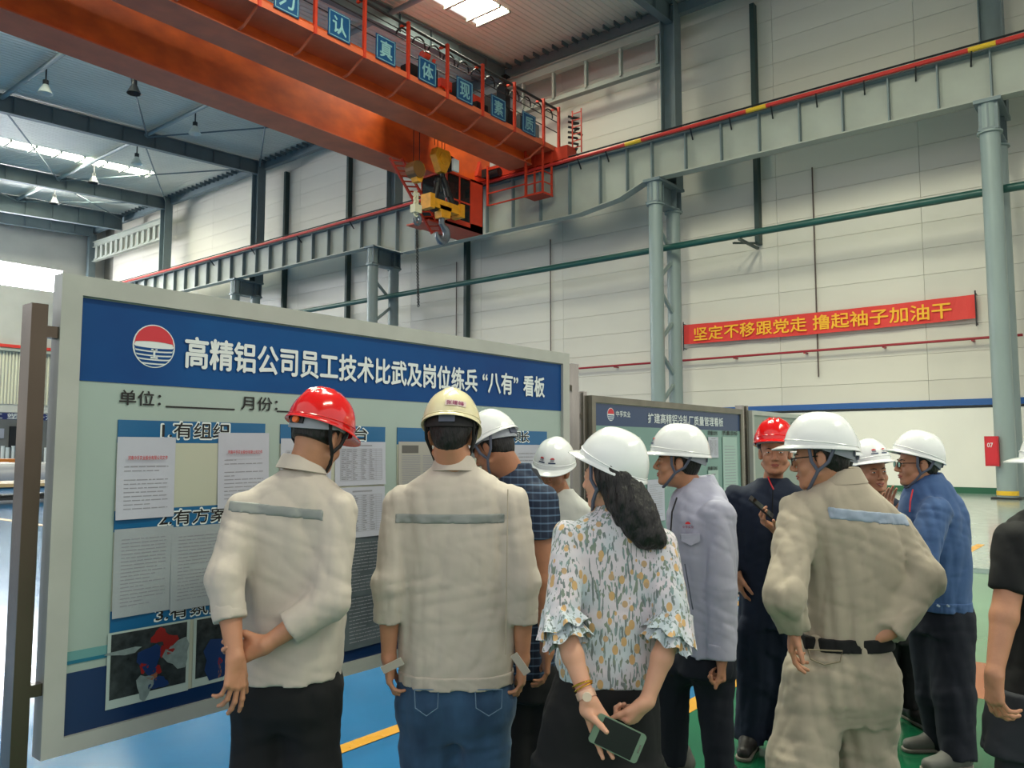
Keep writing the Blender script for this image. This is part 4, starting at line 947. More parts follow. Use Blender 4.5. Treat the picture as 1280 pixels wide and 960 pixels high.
def plaid():
    m = cloth('plaid_navy', (.13, .19, .29)); nt = m.node_tree; b = nt.nodes['Principled BSDF']
    tc = nt.nodes.new('ShaderNodeTexCoord'); sx = nt.nodes.new('ShaderNodeSeparateXYZ'); nt.links.new(tc.outputs['Object'], sx.inputs[0])
    def line(sock, freq, width, off=0):
        mu = nt.nodes.new('ShaderNodeMath'); mu.operation = 'MULTIPLY_ADD'; mu.inputs[1].default_value = freq; mu.inputs[2].default_value = off; nt.links.new(sock, mu.inputs[0])
        fr = nt.nodes.new('ShaderNodeMath'); fr.operation = 'FRACT'; nt.links.new(mu.outputs[0], fr.inputs[0])
        lt = nt.nodes.new('ShaderNodeMath'); lt.operation = 'LESS_THAN'; lt.inputs[1].default_value = width; nt.links.new(fr.outputs[0], lt.inputs[0]); return lt.outputs[0]
    a1 = line(sx.outputs[2], 30, .2); a2 = line(sx.outputs[0], 30, .2); a3 = line(sx.outputs[2], 13, .12, .4)
    s1 = nt.nodes.new('ShaderNodeMath'); s1.operation = 'MULTIPLY_ADD'; s1.inputs[1].default_value = .6; nt.links.new(a1, s1.inputs[0])
    s0 = nt.nodes.new('ShaderNodeMath'); s0.operation = 'MULTIPLY'; s0.inputs[1].default_value = .14; nt.links.new(a2, s0.inputs[0]); nt.links.new(s0.outputs[0], s1.inputs[2])
    mx = nt.nodes.new('ShaderNodeMix'); mx.data_type = 'RGBA'; mx.inputs[6].default_value = (*srgb((.12, .17, .26)), 1); mx.inputs[7].default_value = (*srgb((.40, .50, .62)), 1)
    nt.links.new(s1.outputs[0], mx.inputs[0]); nt.links.new(mx.outputs[2], b.inputs['Base Color']); return m
M_plaid = plaid()
def floral():
    m = cloth('floral_chiffon', (.82, .82, .84), bump=.35, bscale=18); nt = m.node_tree; b = nt.nodes['Principled BSDF']; N = nt.nodes.new; L = nt.links.new
    tc = N('ShaderNodeTexCoord')
    # base: white to pale blue
    n0 = N('ShaderNodeTexNoise'); n0.inputs['Scale'].default_value = 7; L(tc.outputs['Object'], n0.inputs['Vector'])
    r0 = N('ShaderNodeValToRGB'); r0.color_ramp.elements[0].position = .42; r0.color_ramp.elements[0].color = (*srgb((.84, .80, .83)), 1); r0.color_ramp.elements[1].position = .62; r0.color_ramp.elements[1].color = (*srgb((.74, .79, .82)), 1); L(n0.outputs[0], r0.inputs[0])
    prev = r0.outputs[0]
    def over(mask, col):
        nonlocal prev
        mx = N('ShaderNodeMix'); mx.data_type = 'RGBA'; L(mask, mx.inputs[0]); L(prev, mx.inputs[6]); mx.inputs[7].default_value = (*srgb(col), 1); prev = mx.outputs[2]
    def mapped(sc, rot=(0, 0, 0), loc=(0, 0, 0)):
        mp = N('ShaderNodeMapping'); mp.inputs['Scale'].default_value = sc; mp.inputs['Rotation'].default_value = rot; mp.inputs['Location'].default_value = loc; L(tc.outputs['Object'], mp.inputs['Vector']); return mp.outputs[0]
    def thr(sock, v, op='LESS_THAN'):
        t = N('ShaderNodeMath'); t.operation = op; t.inputs[1].default_value = v; L(sock, t.inputs[0]); return t.outputs[0]
    # stems and leaves: streaks of stretched, tilted noise
    for (sc, rot, v, col, loc) in (((110, 110, 16), (0, .35, 0), .605, (.46, .50, .50), (0, 0, 0)), ((90, 90, 22), (0, -.5, 0), .62, (.52, .60, .60), (3, 1, 2)), ((70, 70, 26), (0, .9, 0), .635, (.50, .55, .50), (7, 2, 5))):
        n = N('ShaderNodeTexNoise'); n.inputs['Scale'].default_value = 1.0; n.inputs['Detail'].default_value = 1.5; L(mapped(sc, rot, loc), n.inputs['Vector']); over(thr(n.outputs[0], v, 'GREATER_THAN'), col)
    # tulips: squashed voronoi spots
    for (sc, v, col, loc) in (((27, 27, 17), .27, (.80, .65, .45), (0, 0, 0)), ((21, 21, 18), .2, (.74, .62, .48), (2.3, 1.7, 4.4))):
        vo = N('ShaderNodeTexVoronoi'); vo.inputs['Scale'].default_value = 1.0; vo.inputs['Randomness'].default_value = .85; L(mapped(sc, (0, 0, 0), loc), vo.inputs['Vector']); over(thr(vo.outputs['Distance'], v), col)
    L(prev, b.inputs['Base Color']); return m
M_floral = floral()

class Fig:
    def __init__(s, label, px, D, skin=None, yaw=0.0):
        a = uvz(px, 561, D); s.u0, s.v0 = a[0], D; s.D = D
        X = a[0] * SP + D * CP; Y = -a[0] * CP + D * SP
        s.root = empty('person', (X, Y, 0), label, 'person', None, 'thing', PH - math.pi / 2); s.skin = skin or M_skin; s.islands = []
    def J(s, px, py, D=None):
        p = uvz(px, py, D or s.D); return A3(p[0] - s.u0, p[1] - s.v0, p[2])
    def rows(s, R, D=None):
        """rows: (py, pxL, pxR, depth offset, half thickness)"""
        D = D or s.D; out = []
        for (py, a, b, dv, rv) in R:
            l, r = s.J(a, py, D + dv), s.J(b, py, D + dv); out.append((l[2], (l[0] + r[0]) / 2, D + dv - s.v0, (r[0] - l[0]) / 2, rv))
        return out
    def part(s, name, prims, m, h=.008, k=.02, fold=None, cuts=(), parent=None, off=0.0, **kw):
        V, Q = nets(evalf(prims, h, k, fold, cuts, off=off)); return mesh_np(name, V, Q, m, parent or s.root, **kw)
    def isl(s, prims, h, k, cuts=()): s.islands.append(nets(evalf(prims, h, k, None, cuts)))
    def mb(s): return MB()
    # ---------------- head
    def frame(s, c, yaw, pitch=0, roll=0, sc=1.0):
        R = Matrix.Rotation(math.radians(yaw), 3, 'Z') @ Matrix.Rotation(math.radians(-pitch), 3, 'X') @ Matrix.Rotation(math.radians(roll), 3, 'Y')
        s.hR = np.array(R) * sc; s.hc = np.array(c); s.hi = np.array(R.inverted()) / sc
        return s
    def tw(s, p): return s.hR @ np.asarray(p, float) + s.hc            # head space -> figure
    def th(s, p): return s.hi @ (np.asarray(p, float) - s.hc)
    def head(s, c, yaw, pitch=0, roll=0, sc=1.0, neck=None, hair=True, smile=0.0, hairlow=-.06, female=False, eyes=True, neckr=.055):
        s.frame(c, yaw, pitch, roll, sc); E = A3
        P = [('ell', E(0, -.012, .030), (.077, .096, .088)), ('ell', E(0, .026, -.035), (.061, .066, .080)), ('ell', E(0, .034, -.078), (.048, .052, .038)),
             ('ell', E(0, .076, -.100), (.020, .015, .014)), ('ell', E(.038, .058, -.035), (.024, .024, .024)), ('ell', E(-.038, .058, -.035), (.024, .024, .024)),
             ('cap', E(-.034, .081, .016), E(.034, .081, .016), .009, .009), ('cap', E(.062, .02, -.06), E(.030, .062, -.098), .014, .012), ('cap', E(-.062, .02, -.06), E(-.030, .062, -.098), .014, .012)]
        f0 = [('ell-', E(.031, .099, .000), (.019, .014, .011)), ('ell-', E(-.031, .099, .000), (.019, .014, .011))]
        f1 = [('cap', E(0, .092, .008), E(0, .110, -.030), .0075, .011), ('ell', E(.011, .100, -.036), (.009, .011, .008)), ('ell', E(-.011, .100, -.036), (.009, .011, .008)),
              ('ell', E(.031, .080, -.001), (.015, .0125, .0115)), ('ell', E(-.031, .080, -.001), (.015, .0125, .0115)), ('ell', E(0, .087, -.058), (.021, .011, .008)), ('ell', E(0, .085, -.072), (.019, .011, .008))]
        ears = []
        for sg in (1, -1): ears += [('ell', E(sg * .080, -.006, -.008), (.008, .019, .031), np.array(Matrix.Rotation(sg * .35, 3, 'Z'))), ('cap', E(sg * .074, .002, -.03), E(sg * .078, .0, .01), .008, .007)]
        earh = [('ell-', E(sg * .091, .000, -.006), (.006, .010, .018)) for sg in (1, -1)]
        nb = [('cap', E(0, -.022, -.05), s.th(neck) if neck is not None else E(0, -.04, -.17), neckr, neckr + .006)]
        prims = P + f0 + f1
        f = Field(E(-.12, -.16, -.20), E(.12, .14, .14), .0045)
        for p in P: prim_eval(f, p, .018)
        for p in nb: prim_eval(f, p, .03)
        for p in f0: prim_eval(f, p, .010)
        for p in f1: prim_eval(f, p, .006)
        for p in ears: prim_eval(f, p, .006)
        for p in earh: prim_eval(f, p, .004)
        if smile: prim_eval(f, ('ell-', E(0, .095, -.065), (.022 * smile + .004, .012, .0055)), .003)
        else: prim_eval(f, ('cap-', E(-.022, .098, -.0652), E(.022, .098, -.0652), .0022, .0022), .003)
        V, Q = nets(f); V = V @ s.hR.T + s.hc; s.islands.append((V, Q))
        if eyes:
            for sg in (1, -1):
                f = evalf([('ell', E(sg * .031, .0835, .0015), (.0125, .0098, .0052))], .0022, .001); V, Q = nets(f); e = mesh_np('eye', V @ s.hR.T + s.hc, Q, M_eye, s.root)
                f = evalf([('ell', E(sg * .031, .0905, .0015), (.0052, .0035, .0048))], .0014, .001); V, Q = nets(f); mesh_np('iris', V @ s.hR.T + s.hc, Q, M_iris, e)
                b = MB(); b.tube([s.tw((sg * .014, .0935, .019)), s.tw((sg * .030, .0915, .0235)), s.tw((sg * .046, .078, .019))], [.0022, .0034, .0016], 6); b.build('eyebrow', M_hair, s.root, smooth=True)
            b = MB(); cz = -.065; hw = .021 + .006 * smile; up = .006 * smile
            b.tube([s.tw((-hw, .086, cz + up)), s.tw((-.008, .0975, cz + .004)), s.tw((0, .098, cz + .003)), s.tw((.008, .0975, cz + .004)), s.tw((hw, .086, cz + up))], [.0015, .0034, .003, .0034, .0015], 6)
            b.tube([s.tw((-hw, .0855, cz + up)), s.tw((-.008, .0955, cz - .006 - .006 * smile)), s.tw((.008, .0955, cz - .006 - .006 * smile)), s.tw((hw, .0855, cz + up))], [.0015, .004, .004, .0015], 6); b.build('lips', M_lip, s.root, smooth=True)
            if smile:
                f = evalf([('ell', E(0, .084, -.064), (.019, .009, .005))], .0025, .001); V, Q = nets(f); mesh_np('teeth', V @ s.hR.T + s.hc, Q, M_teeth, s.root)
        if hair:
            f = Field(E(-.11, -.13, -.12), E(.11, .12, .14), .005)
            prim_eval(f, ('ell', E(0, -.014, .030), (.0815, .100, .094)), 0.0); prim_eval(f, ('ell', E(0, -.040, -.025), (.056, .054, .062)), .03)
            X, Y, Z = f.ax[0][:, None, None], f.ax[1][None, :, None], f.ax[2][None, None, :]
            n = (np.sin(X * 260 + 3 * np.sin(Z * 40)) * np.sin(Y * 240) * .0008).astype(np.float32); f.D += n
            cutf = np.maximum(Y - .035, -(Z - .055)); line = np.minimum(np.maximum(Y - (.02 - .25 * np.clip(-Z, 0, 1)), -1), (.06 - Z)); f.D = np.maximum(f.D, line.astype(np.float32)); f.D = np.maximum(f.D, (hairlow - Z).astype(np.float32) + 0 * X)
            for sg in (1, -1): prim_eval(f, ('ell-', E(sg * .086, .002, -.012), (.020, .022, .034)), .004)
            V, Q = nets(f); mesh_np('hair', V @ s.hR.T + s.hc, Q, M_hair, s.root)
    # ---------------- helmet
    def helmet(s, m, tilt=0.0, base=.040, back=0.0, knob=None, strap='grey', liner=True, ridge='mid', sc=1.0, name_tag=None, logo=False, frontlogo=False):
        Rt = np.array(Matrix.Rotation(math.radians(-tilt), 3, 'X'))
        def T(p): return s.tw(Rt @ (np.array(p) * np.array([sc, sc, sc])) + np.array([0, -.005, base]))
        NA, NT = 56, 16; rx, ry, hz = .112, .138, .138
        def prof(a, t):
            ca, sa = math.cos(a), math.sin(a)       # a=90deg is the front (+y)
            q = math.cos(t * math.pi / 2) ** .80; z = hz * math.sin(t * math.pi / 2) ** 1.02
            x, y = rx * ca * q, ry * sa * q
            if t <= 0.02: pass
            n = math.hypot(x, y) + 1e-9; top = math.sin(t * math.pi / 2)
            bump = 0
            if ridge == 'mid': bump = .0075 * (1 / (1 + math.exp((abs(x) - .026) / .004))) * (1 / (1 + math.exp((abs(y) - .085) / .012))) * (top > .3)
            elif ridge == 'three': bump = (.004 + .004 * math.cos(x / .012 * math.pi) * (abs(x) < .034)) * (1 / (1 + math.exp((abs(x) - .036) / .003))) * (1 / (1 + math.exp((abs(y) - .10) / .012))) * (top > .3)
            side = -.004 * math.exp(-((abs(ca) - 1) / .12) ** 2) * math.exp(-((t - .45) / .16) ** 2)
            f = 1 + (bump + side) / .12
            return x * f, y * f, z + bump * .8
        vs = []; fs = []
        rings = []
        def brimw(a):
            f = max(0, math.sin(a)); bk = max(0, -math.sin(a)); return .004 + .044 * f ** 2.4 + .004 * bk
        for (dw, dz) in ((1.0, -.004), (1.0, .000), (.55, .003), (.12, .006)):
            row = []
            for i in range(NA):
                a = 2 * math.pi * i / NA; wv = brimw(a) * dw; r = prof(a, 0); n = Vector((math.cos(a) / rx, math.sin(a) / ry, 0)).normalized()
                f = max(0, math.sin(a)) ** 2; row.append((r[0] + n.x * wv, r[1] + n.y * wv, dz - .008 * f * dw * dw - .004 * dw))
            rings.append(row)
        for j in range(NT): rings.append([prof(2 * math.pi * i / NA, (j + .3) / NT * .985) for i in range(NA)])
        for row in rings: vs += [T(p) for p in row]
        top = len(vs); vs.append(T((0, 0, hz + (.0075 * .8 if ridge != 'none' else 0))))
        nr = len(rings)
        for j in range(nr - 1):
            for i in range(NA): k = (i + 1) % NA; fs.append((j * NA + i, j * NA + k, (j + 1) * NA + k, (j + 1) * NA + i))
        for i in range(NA): fs.append(((nr - 1) * NA + i, (nr - 1) * NA + (i + 1) % NA, top))
        # inside
        n0 = len(vs)
        ins = [rings[0]] + [[(p[0] * .955, p[1] * .955, p[2] * .96 - .002) for p in [prof(2 * math.pi * i / NA, t) for i in range(NA)]] for t in (0, .25, .5, .75, .95)]
        for row in ins: vs += [T(p) for p in row]
        for j in range(len(ins) - 1):
            for i in range(NA): k = (i + 1) % NA; fs.append((n0 + j * NA + i, n0 + (j + 1) * NA + i, n0 + (j + 1) * NA + k, n0 + j * NA + k))
        fs.append(tuple(n0 + (len(ins) - 1) * NA + i for i in range(NA)))
        b = MB(); b.add([Vector(v) for v in vs], fs); hm = b.build('helmet', m, s.root, smooth=True); s.hT = T; s.hm = hm
        # gutter line around the dome
        b = MB(); b.tube([T((prof(2 * math.pi * i / 40, .10)[0] * 1.005, prof(2 * math.pi * i / 40, .10)[1] * 1.005, .018 + .010 * math.sin(2 * math.pi * i / 40))) for i in range(41)], .0022, 5); b.build('gutter_line', m, hm, smooth=True)
        sm = M_strapk if strap == 'black' else M_strap
        if liner:
            vs = []; fs = []; n = 40
            for i in range(n):
                a = 2 * math.pi * i / n; bk = max(0, -math.sin(a)); zl = -.010 - .034 * bk
                for (r, z) in ((.0970, .03), (.0945, zl), (.088, zl), (.090, .03)): vs.append(Vector(T((r * 1.03 * math.cos(a), r * 1.24 * math.sin(a) - .006, z))))
            for i in range(n):
                k = (i + 1) % n
                for q in range(4): fs.append((4 * i + q, 4 * k + q, 4 * k + (q + 1) % 4, 4 * i + (q + 1) % 4))
            b = MB(); b.add(vs, [f[::-1] for f in fs]); b.build('headband', M_strapk if strap == 'blackband' else M_liner, hm, smooth=True, label='grey inner headband')
            b = MB(); b.box((-.03, -.003, -.012), (.03, .003, .012)); 
            vv = [Vector(T((p[0], -.124 + p[1], -.016 + p[2]))) for p in b.v]; b.v = [tuple(v) for v in vv]; bc = b.build('ratchet', M_dark if knob else sm, hm)
            if knob:
                c0, c1 = T((.0, -.126, -.016)), T((0, -.136, -.016)); b = MB(); b.cyl(c0, c1, .013, 16); b.build('ratchet_knob', knob, hm, label='orange ratchet knob')
        if strap:
            sm = M_strapk if 'black' in strap else M_strap
            for sg in (1, -1):
                j = s.tw((sg * .078, .012, -.050)); b = MB(); b.tube([T((sg * .096, .040, .012)), s.tw((sg * .088, .030, -.012)), j], .0068, 6); b.tube([T((sg * .092, -.055, .0)), s.tw((sg * .090, -.030, -.02)), j], .0068, 6)
                b.tube([j, s.tw((sg * .064, .036, -.086)), s.tw((sg * .030, .060, -.120)), s.tw((0, .066, -.124))], .0068, 6); b.build('chin_strap', sm, hm, smooth=True)
        if frontlogo:
            for (dx, mm) in ((-.028, M_logored), (.028, M_logored)):
                b = MB(); pts = []
                for k in range(13):
                    an = math.pi * k / 12; pts.append((dx + .011 * math.cos(an), .008 * math.sin(an)))
                def sp(x, z): 
                    zz = .062 + z; t = math.asin(min(zz / hz, .99)) / (math.pi / 2); q = math.cos(t * math.pi / 2) ** .80; yy = ry * q * math.sqrt(max(0, 1 - (x / (rx * q)) ** 2)); return Vector(T((x * 1.01, yy * 1.015 + .0022, zz)))
                b.add([sp(*p) for p in pts], [tuple(range(13))]); b.build('logo_red', mm, hm)
                b = MB()
                for r in range(3): b.add([sp(dx - .010, -.003 - .004 * r), sp(dx + .010, -.003 - .004 * r), sp(dx + .010, -.001 - .004 * r), sp(dx - .010, -.001 - .004 * r)], [(0, 1, 2, 3)])
                b.add([sp(dx - .018, -.022), sp(dx + .018, -.022), sp(dx + .018, -.016), sp(dx - .018, -.016)], [(0, 1, 2, 3)]); b.build('logo_blue', M_navy, hm)
        if name_tag:
            def sp(x, z):
                zz = .045 + z; t = math.asin(min(zz / hz, .99)) / (math.pi / 2); q = math.cos(t * math.pi / 2) ** .80; yy = -ry * q * math.sqrt(max(0, 1 - (x / (rx * q)) ** 2)); return Vector(T((x * 1.0, yy * 1.012 - .002, zz)))
            b = MB(); n = 8; vs = []
            for i in range(n + 1): vs += [sp(-.008 + .075 * i / n, -.012), sp(-.008 + .075 * i / n, .012)]
            b.add(vs, [(2 * i, 2 * i + 2, 2 * i + 3, 2 * i + 1) for i in range(n)]); b.build('name_label', mat('label_pinkish', (.84, .76, .74), .5), hm, label='pale name label')
            o = fit_text((0, 0, 0), name_tag, (0, 0, 0), (1, 0, 0), (0, 1, 0), .062, .018, mat('label_purple', (.55, .16, .36), .5), hm, bold=.04)
            me = o.data; n = len(me.vertices); co = np.empty(n * 3); me.vertices.foreach_get('co', co); co = co.reshape(-1, 3)
            q = []
            for c in co:
                p = sp(.0295 + c[0], c[1]); p2 = np.array(p) + (np.array(p) - np.array(T((0, 0, .05)))) * .004; q.append(p2)
            me.vertices.foreach_set('co', np.array(q, np.float32).ravel()); me.update()
    def glasses(s):
        g = MB()
        for sg in (1, -1):
            n = 16; c = (sg * .033, .106, -.003)
            g.tube([s.tw((c[0] + .023 * math.cos(2 * math.pi * i / n), c[1] - abs(math.cos(2 * math.pi * i / n)) * .002 * sg * math.cos(2 * math.pi * i / n), c[2] + .016 * math.sin(2 * math.pi * i / n))) for i in range(n + 1)], .0018, 6)
            g.tube([s.tw((sg * .056, .103, .004)), s.tw((sg * .080, .085, .006)), s.tw((sg * .087, .005, .006))], .0024, 6)
        g.tube([s.tw((-.01, .107, .0)), s.tw((.01, .107, 0))], .0018, 6); o = g.build('glasses', M_frame, s.root, smooth=True)
        for sg in (1, -1):
            b = MB(); n = 16; b.add([s.tw((sg * .033 + .0215 * math.cos(2 * math.pi * i / n), .106, -.003 + .0148 * math.sin(2 * math.pi * i / n))) for i in range(n)], [tuple(range(n))]); b.build('lens', M_lensg, o)
    # ---------------- hand
    def hand(s, w, d, n, side, curl=(20, 25, 30, 35), thumb=(35, 20), sc=1.0, elbow=None, fr=(.040, .030), spread=6, bend2=1.15, tdir=None, h=.0034):
        """w wrist, d finger direction, n direction the palm faces, side +1/-1 thumb along +/- cross(d,n)"""
        w = np.asarray(w, float); d = np.asarray(d, float); d /= np.linalg.norm(d); n = np.asarray(n, float); n -= d * (n @ d); n /= np.linalg.norm(n); t = np.cross(d, n) * side
        def rot(v, ax, deg):
            a = math.radians(deg); return v * math.cos(a) + np.cross(ax, v) * math.sin(a) + ax * (ax @ v) * (1 - math.cos(a))
        def toward(v, deg):            # curl v toward the palm normal
            a = math.radians(deg); c = math.cos(a); si = math.sin(a); return d * (v @ d * c - v @ n * si) + n * (v @ d * si + v @ n * c) + t * (v @ t)
        pal = []; fin = []
        off = (.031, .0105, -.0105, -.029); L0 = (.088, .091, .087, .080); Ls = ((.042, .025, .021), (.047, .029, .022), (.043, .027, .021), (.034, .021, .018)); rr = (.0088, .0092, .0087, .0076)
        for i in range(4):
            k0 = w + sc * (d * L0[i] + t * off[i]); pal.append(('cap', w + sc * (d * .012 + t * off[i] * .55), k0, sc * .0145, sc * (rr[i] + .0025)))
            v = toward(d + t * math.tan(math.radians(spread * (1.2, .3, -.5, -1.4)[i])), 0); v /= np.linalg.norm(v); p = k0; ang = 0
            for j in range(3):
                ang += curl[i] * (1, bend2, .8)[j]; u = toward(v, ang); q = p + sc * u * Ls[i][j]; r0 = rr[i] * (1, .93, .86)[j]; r1 = rr[i] * (.95, .88, .76)[j]; fin.append(('cap', p, q, sc * r0, sc * r1)); p = q
        tb = w + sc * (d * .022 + t * .024 + n * .004); td = d * math.cos(math.radians(thumb[0])) + t * math.sin(math.radians(thumb[0])) + n * .25 if tdir is None else np.asarray(tdir, float)
        td = td / np.linalg.norm(td); p1 = tb + sc * td * .045; td2 = td * math.cos(math.radians(thumb[1])) + (d * .8 + n * .6) * math.sin(math.radians(thumb[1])); td2 /= np.linalg.norm(td2); p2 = p1 + sc * td2 * .033; p3 = p2 + sc * (td2 + d * .1) * .026
        pal += [('cap', tb, p1, sc * .0165, sc * .0125), ('ell', w + sc * (d * .045 + n * .008), tuple(sc * q for q in (.034, .034, .018))) if False else ('cap', w + sc * (d * .03 + n * .007 + t * .012), w + sc * (d * .065 + n * .006 - t * .012), sc * .014, sc * .013)]
        fin += [('cap', p1, p2, sc * .0108, sc * .0098), ('cap', p2, p3, sc * .0098, sc * .0078)]
        arm = []
        if elbow is not None:
            e = np.asarray(elbow, float); m_ = e + (w - e) * .45; arm = [('cap', e, m_, fr[0], fr[0] * .93), ('cap', m_, w, fr[0] * .93, fr[1] * .86), ('cap', w, w + d * .02 * sc, fr[1] * .86, .022 * sc)]
        P = arm + pal + fin; B = [prim_box(p) for p in P]; lo = np.min([b[0] for b in B], 0); hi = np.max([b[1] for b in B], 0); f = Field(lo, hi, h)
        for p in arm: prim_eval(f, p, .015)
        for p in pal: prim_eval(f, p, .014)
        for p in fin: prim_eval(f, p, .0045)
        s.islands.append(nets(f)); s.lasthand = dict(w=w, d=d, n=n, t=t, thumb=p3)
        return fin
    def body(s, prims=(), h=.013):
        if prims: s.islands.append(nets(evalf(list(prims), h, .03)))
        V, Q = join(s.islands); return mesh_np('body', V, Q, s.skin, s.root)
    def collar(s, c, r0, r1, h0, m, tilt=(0, 0), hh=.045, th=.006, gap=None):
        """folded shirt collar: ring around the neck, c bottom centre"""
        vs = []; fs = []; n = 36
        for i in range(n + 1):
            a = 2 * math.pi * i / n + (gap or 0); ca, sa = math.cos(a), math.sin(a); tz = tilt[0] * ca + tilt[1] * sa
            for (r, z) in ((r0 * 1.0, h0 + tz), (r0 * 1.04 + .004, h0 + tz + .004), (r0 * 1.05 + .010, h0 + tz - .002), (r1 * 1.02 + .012, h0 + tz - hh), (r1 + .004, h0 + tz - hh - .002), (r0, h0 + tz - hh * .7)): vs.append(Vector(c) + Vector((r * ca, r * sa, z)))
        for i in range(n):
            for q in range(6): fs.append((6 * i + q, 6 * (i + 1) + q, 6 * (i + 1) + (q + 1) % 6, 6 * i + (q + 1) % 6))
        b = MB(); b.add(vs, fs); return b.build('collar', m, s.root, smooth=True)
    def shoe(s, ankle, d, m=None, sole=None):
        a = np.asarray(ankle, float); d = np.asarray(d, float); d /= np.linalg.norm(d); a = A3(a[0], a[1], 0)
        P = [('cap', a - d * .06 + A3(0, 0, .045), a + d * .03 + A3(0, 0, .055), .042, .042), ('cap', a + d * .03 + A3(0, 0, .045), a + d * .15 + A3(0, 0, .036), .043, .034), ('cap', a - d * .05 + A3(0, 0, .05), a - d * .045 + A3(0, 0, .10), .036, .038)]
        o = s.part('shoe', P, m or M_shoe, .008, .03, cuts=[(A3(0, 0, .018), A3(0, 0, -1))])
        P = [('cap', a - d * .06 + A3(0, 0, .02), a + d * .15 + A3(0, 0, .02), .044, .042)]
        s.part('sole', P, sole or M_sole, .008, .01, cuts=[(A3(0, 0, .001), A3(0, 0, -1)), (A3(0, 0, .022), A3(0, 0, 1))], parent=o)
def FO(seed, a=1.0): return [(.0070 * a, 22, 3, seed), (.0030 * a, 15, 19, seed + 1)]
def leg(h, k, a, r=(.100, .088, .072)): return [('cap', h, k, r[0], r[1]), ('capf', k, a, r[1], r[2])]
DN = A3(0, 0, -1)
# ---- 1: red helmet, beige jacket, hands clasped behind the back
f = Fig('man in a red helmet and beige jacket with hands clasped behind his back', 352, 2.9)
J = f.J; D = 2.9
head_c = J(398, 547, 2.92)
f.head(head_c, -28, 22, 4, neck=J(374, 602, 2.9), hairlow=-.03)
T = f.rows([(588, 356, 398, .0, .06), (598, 338, 410, .0, .085), (612, 316, 425, .0, .105), (632, 301, 434, .0, .125), (670, 294, 436, .0, .135), (720, 298, 432, .0, .135), (770, 302, 430, .0, .135), (815, 303, 427, .0, .14), (843, 302, 423, .0, .145)])
tor = [('loft', T, 2.4)]
sh_l, el_l, wr_l = J(306, 640, 2.84), J(282, 722, 2.72), J(294, 822, 2.65)
sh_r, el_r, wr_r = J(421, 640, 2.86), J(413, 752, 2.76), J(332, 806, 2.70)
cuL = el_l + (wr_l - el_l) * .52; cuR = el_r + (wr_r - el_r) * .62
sl = [('cap', sh_l, el_l, .066, .055), ('capf', el_l, cuL, .055, .050), ('cap', sh_r, el_r, .070, .058), ('capf', el_r, cuR, .058, .052)]
fo = FO(1)
jk = f.part('jacket', tor + sl, M_beige, .0075, .03, fo)
f.part('reflective_strip', tor + sl, M_strip, .006, .03, fo, cuts=[(J(352, 628), A3(.10, 0, 1)), (J(352, 641), A3(-.10, 0, -1)), (A3(0, .02, 0), A3(0, 1, 0)), (J(300, 640), A3(-1, 0, 0)), (J(414, 640), A3(1, 0, 0))], parent=jk, off=.003)
for (c, dr, r) in ((cuL, wr_l - el_l, .054), (cuR, wr_r - el_r, .056)):
    dr = dr / np.linalg.norm(dr); f.part('rolled_cuff', [('capf', c - dr * .045, c + dr * .004, r, r)], M_beige, .006, .01, (.003, 30, 20, 3), cuts=[(c - dr * .045, -dr)], parent=jk)
f.collar(J(377, 588, 2.9), .058, .078, .044, M_beige, (-.012, -.008), .045)
f.helmet(M_hred, tilt=-4, ridge='three', knob=mat('knob_orange', (.95, .45, .18), .4), strap='black')
f.hand(wr_l, J(293, 868, 2.63) - wr_l, A3(-.75, .55, 0), 1, curl=(12, 18, 26, 34), thumb=(30, 15), elbow=el_l, fr=(.040, .030))
f.hand(wr_r, A3(-.93, .05, -.30), A3(-.10, -.75, .25), 1, curl=(46, 50, 52, 54), thumb=(40, 25), elbow=el_r, fr=(.041, .031))
hipL, hipR = J(328, 862), J(390, 862)
pelv = [('loft', f.rows([(832, 304, 420, .0, .13), (860, 300, 420, 0, .135), (885, 302, 416, 0, .125), (905, 316, 402, 0, .09)]), 2.3)]
legs = leg(hipL, A3(hipL[0] - .01, .02, .47), A3(hipL[0] - .02, 0, .05)) + leg(hipR, A3(hipR[0], .02, .47), A3(hipR[0], -.02, .05))
f.part('trousers', pelv + legs, M_blackc, .012, .05, FO(8, .9))
for hx in (hipL, hipR): f.shoe(A3(hx[0], 0, 0), A3(0, 1, 0))
f.body([('loft', [(r[0], r[1], r[2], r[3] * .8, r[4] * .8) for r in T], 2.2), ('cap', sh_l, el_l, .045, .04), ('cap', sh_r, el_r, .045, .04)] + leg(hipL, A3(hipL[0], .02, .47), A3(hipL[0], 0, .08), (.075, .05, .038)) + leg(hipR, A3(hipR[0], .02, .47), A3(hipR[0], 0, .08), (.075, .05, .038)))

# ---- 2: cream helmet, beige jacket, jeans
f = Fig('man in a cream helmet, beige jacket and blue jeans seen from behind', 568, 3.1)
J = f.J; D = 3.1
f.head(J(564, 545, 3.08), -4, 16, 0, neck=J(568, 600, 3.1), hairlow=-.09)
T = f.rows([(584, 545, 594, .0, .06), (592, 528, 610, .0, .085), (606, 508, 630, .0, .11), (628, 498, 640, .0, .125), (680, 499, 638, .0, .135), (740, 500, 640, .0, .135), (800, 501, 641, .0, .14), (830, 502, 640, .0, .145), (848, 505, 638, .0, .14)])
tor = [('loft', T, 2.5)]
sh_l, el_l, wr_l = J(503, 632, 3.08), J(487, 728, 3.02), J(486, 822, 3.04)
sh_r, el_r, wr_r = J(636, 630, 3.08), J(654, 728, 3.04), J(653, 824, 3.06)
cuL = el_l + (wr_l - el_l) * .50; cuR = el_r + (wr_r - el_r) * .50
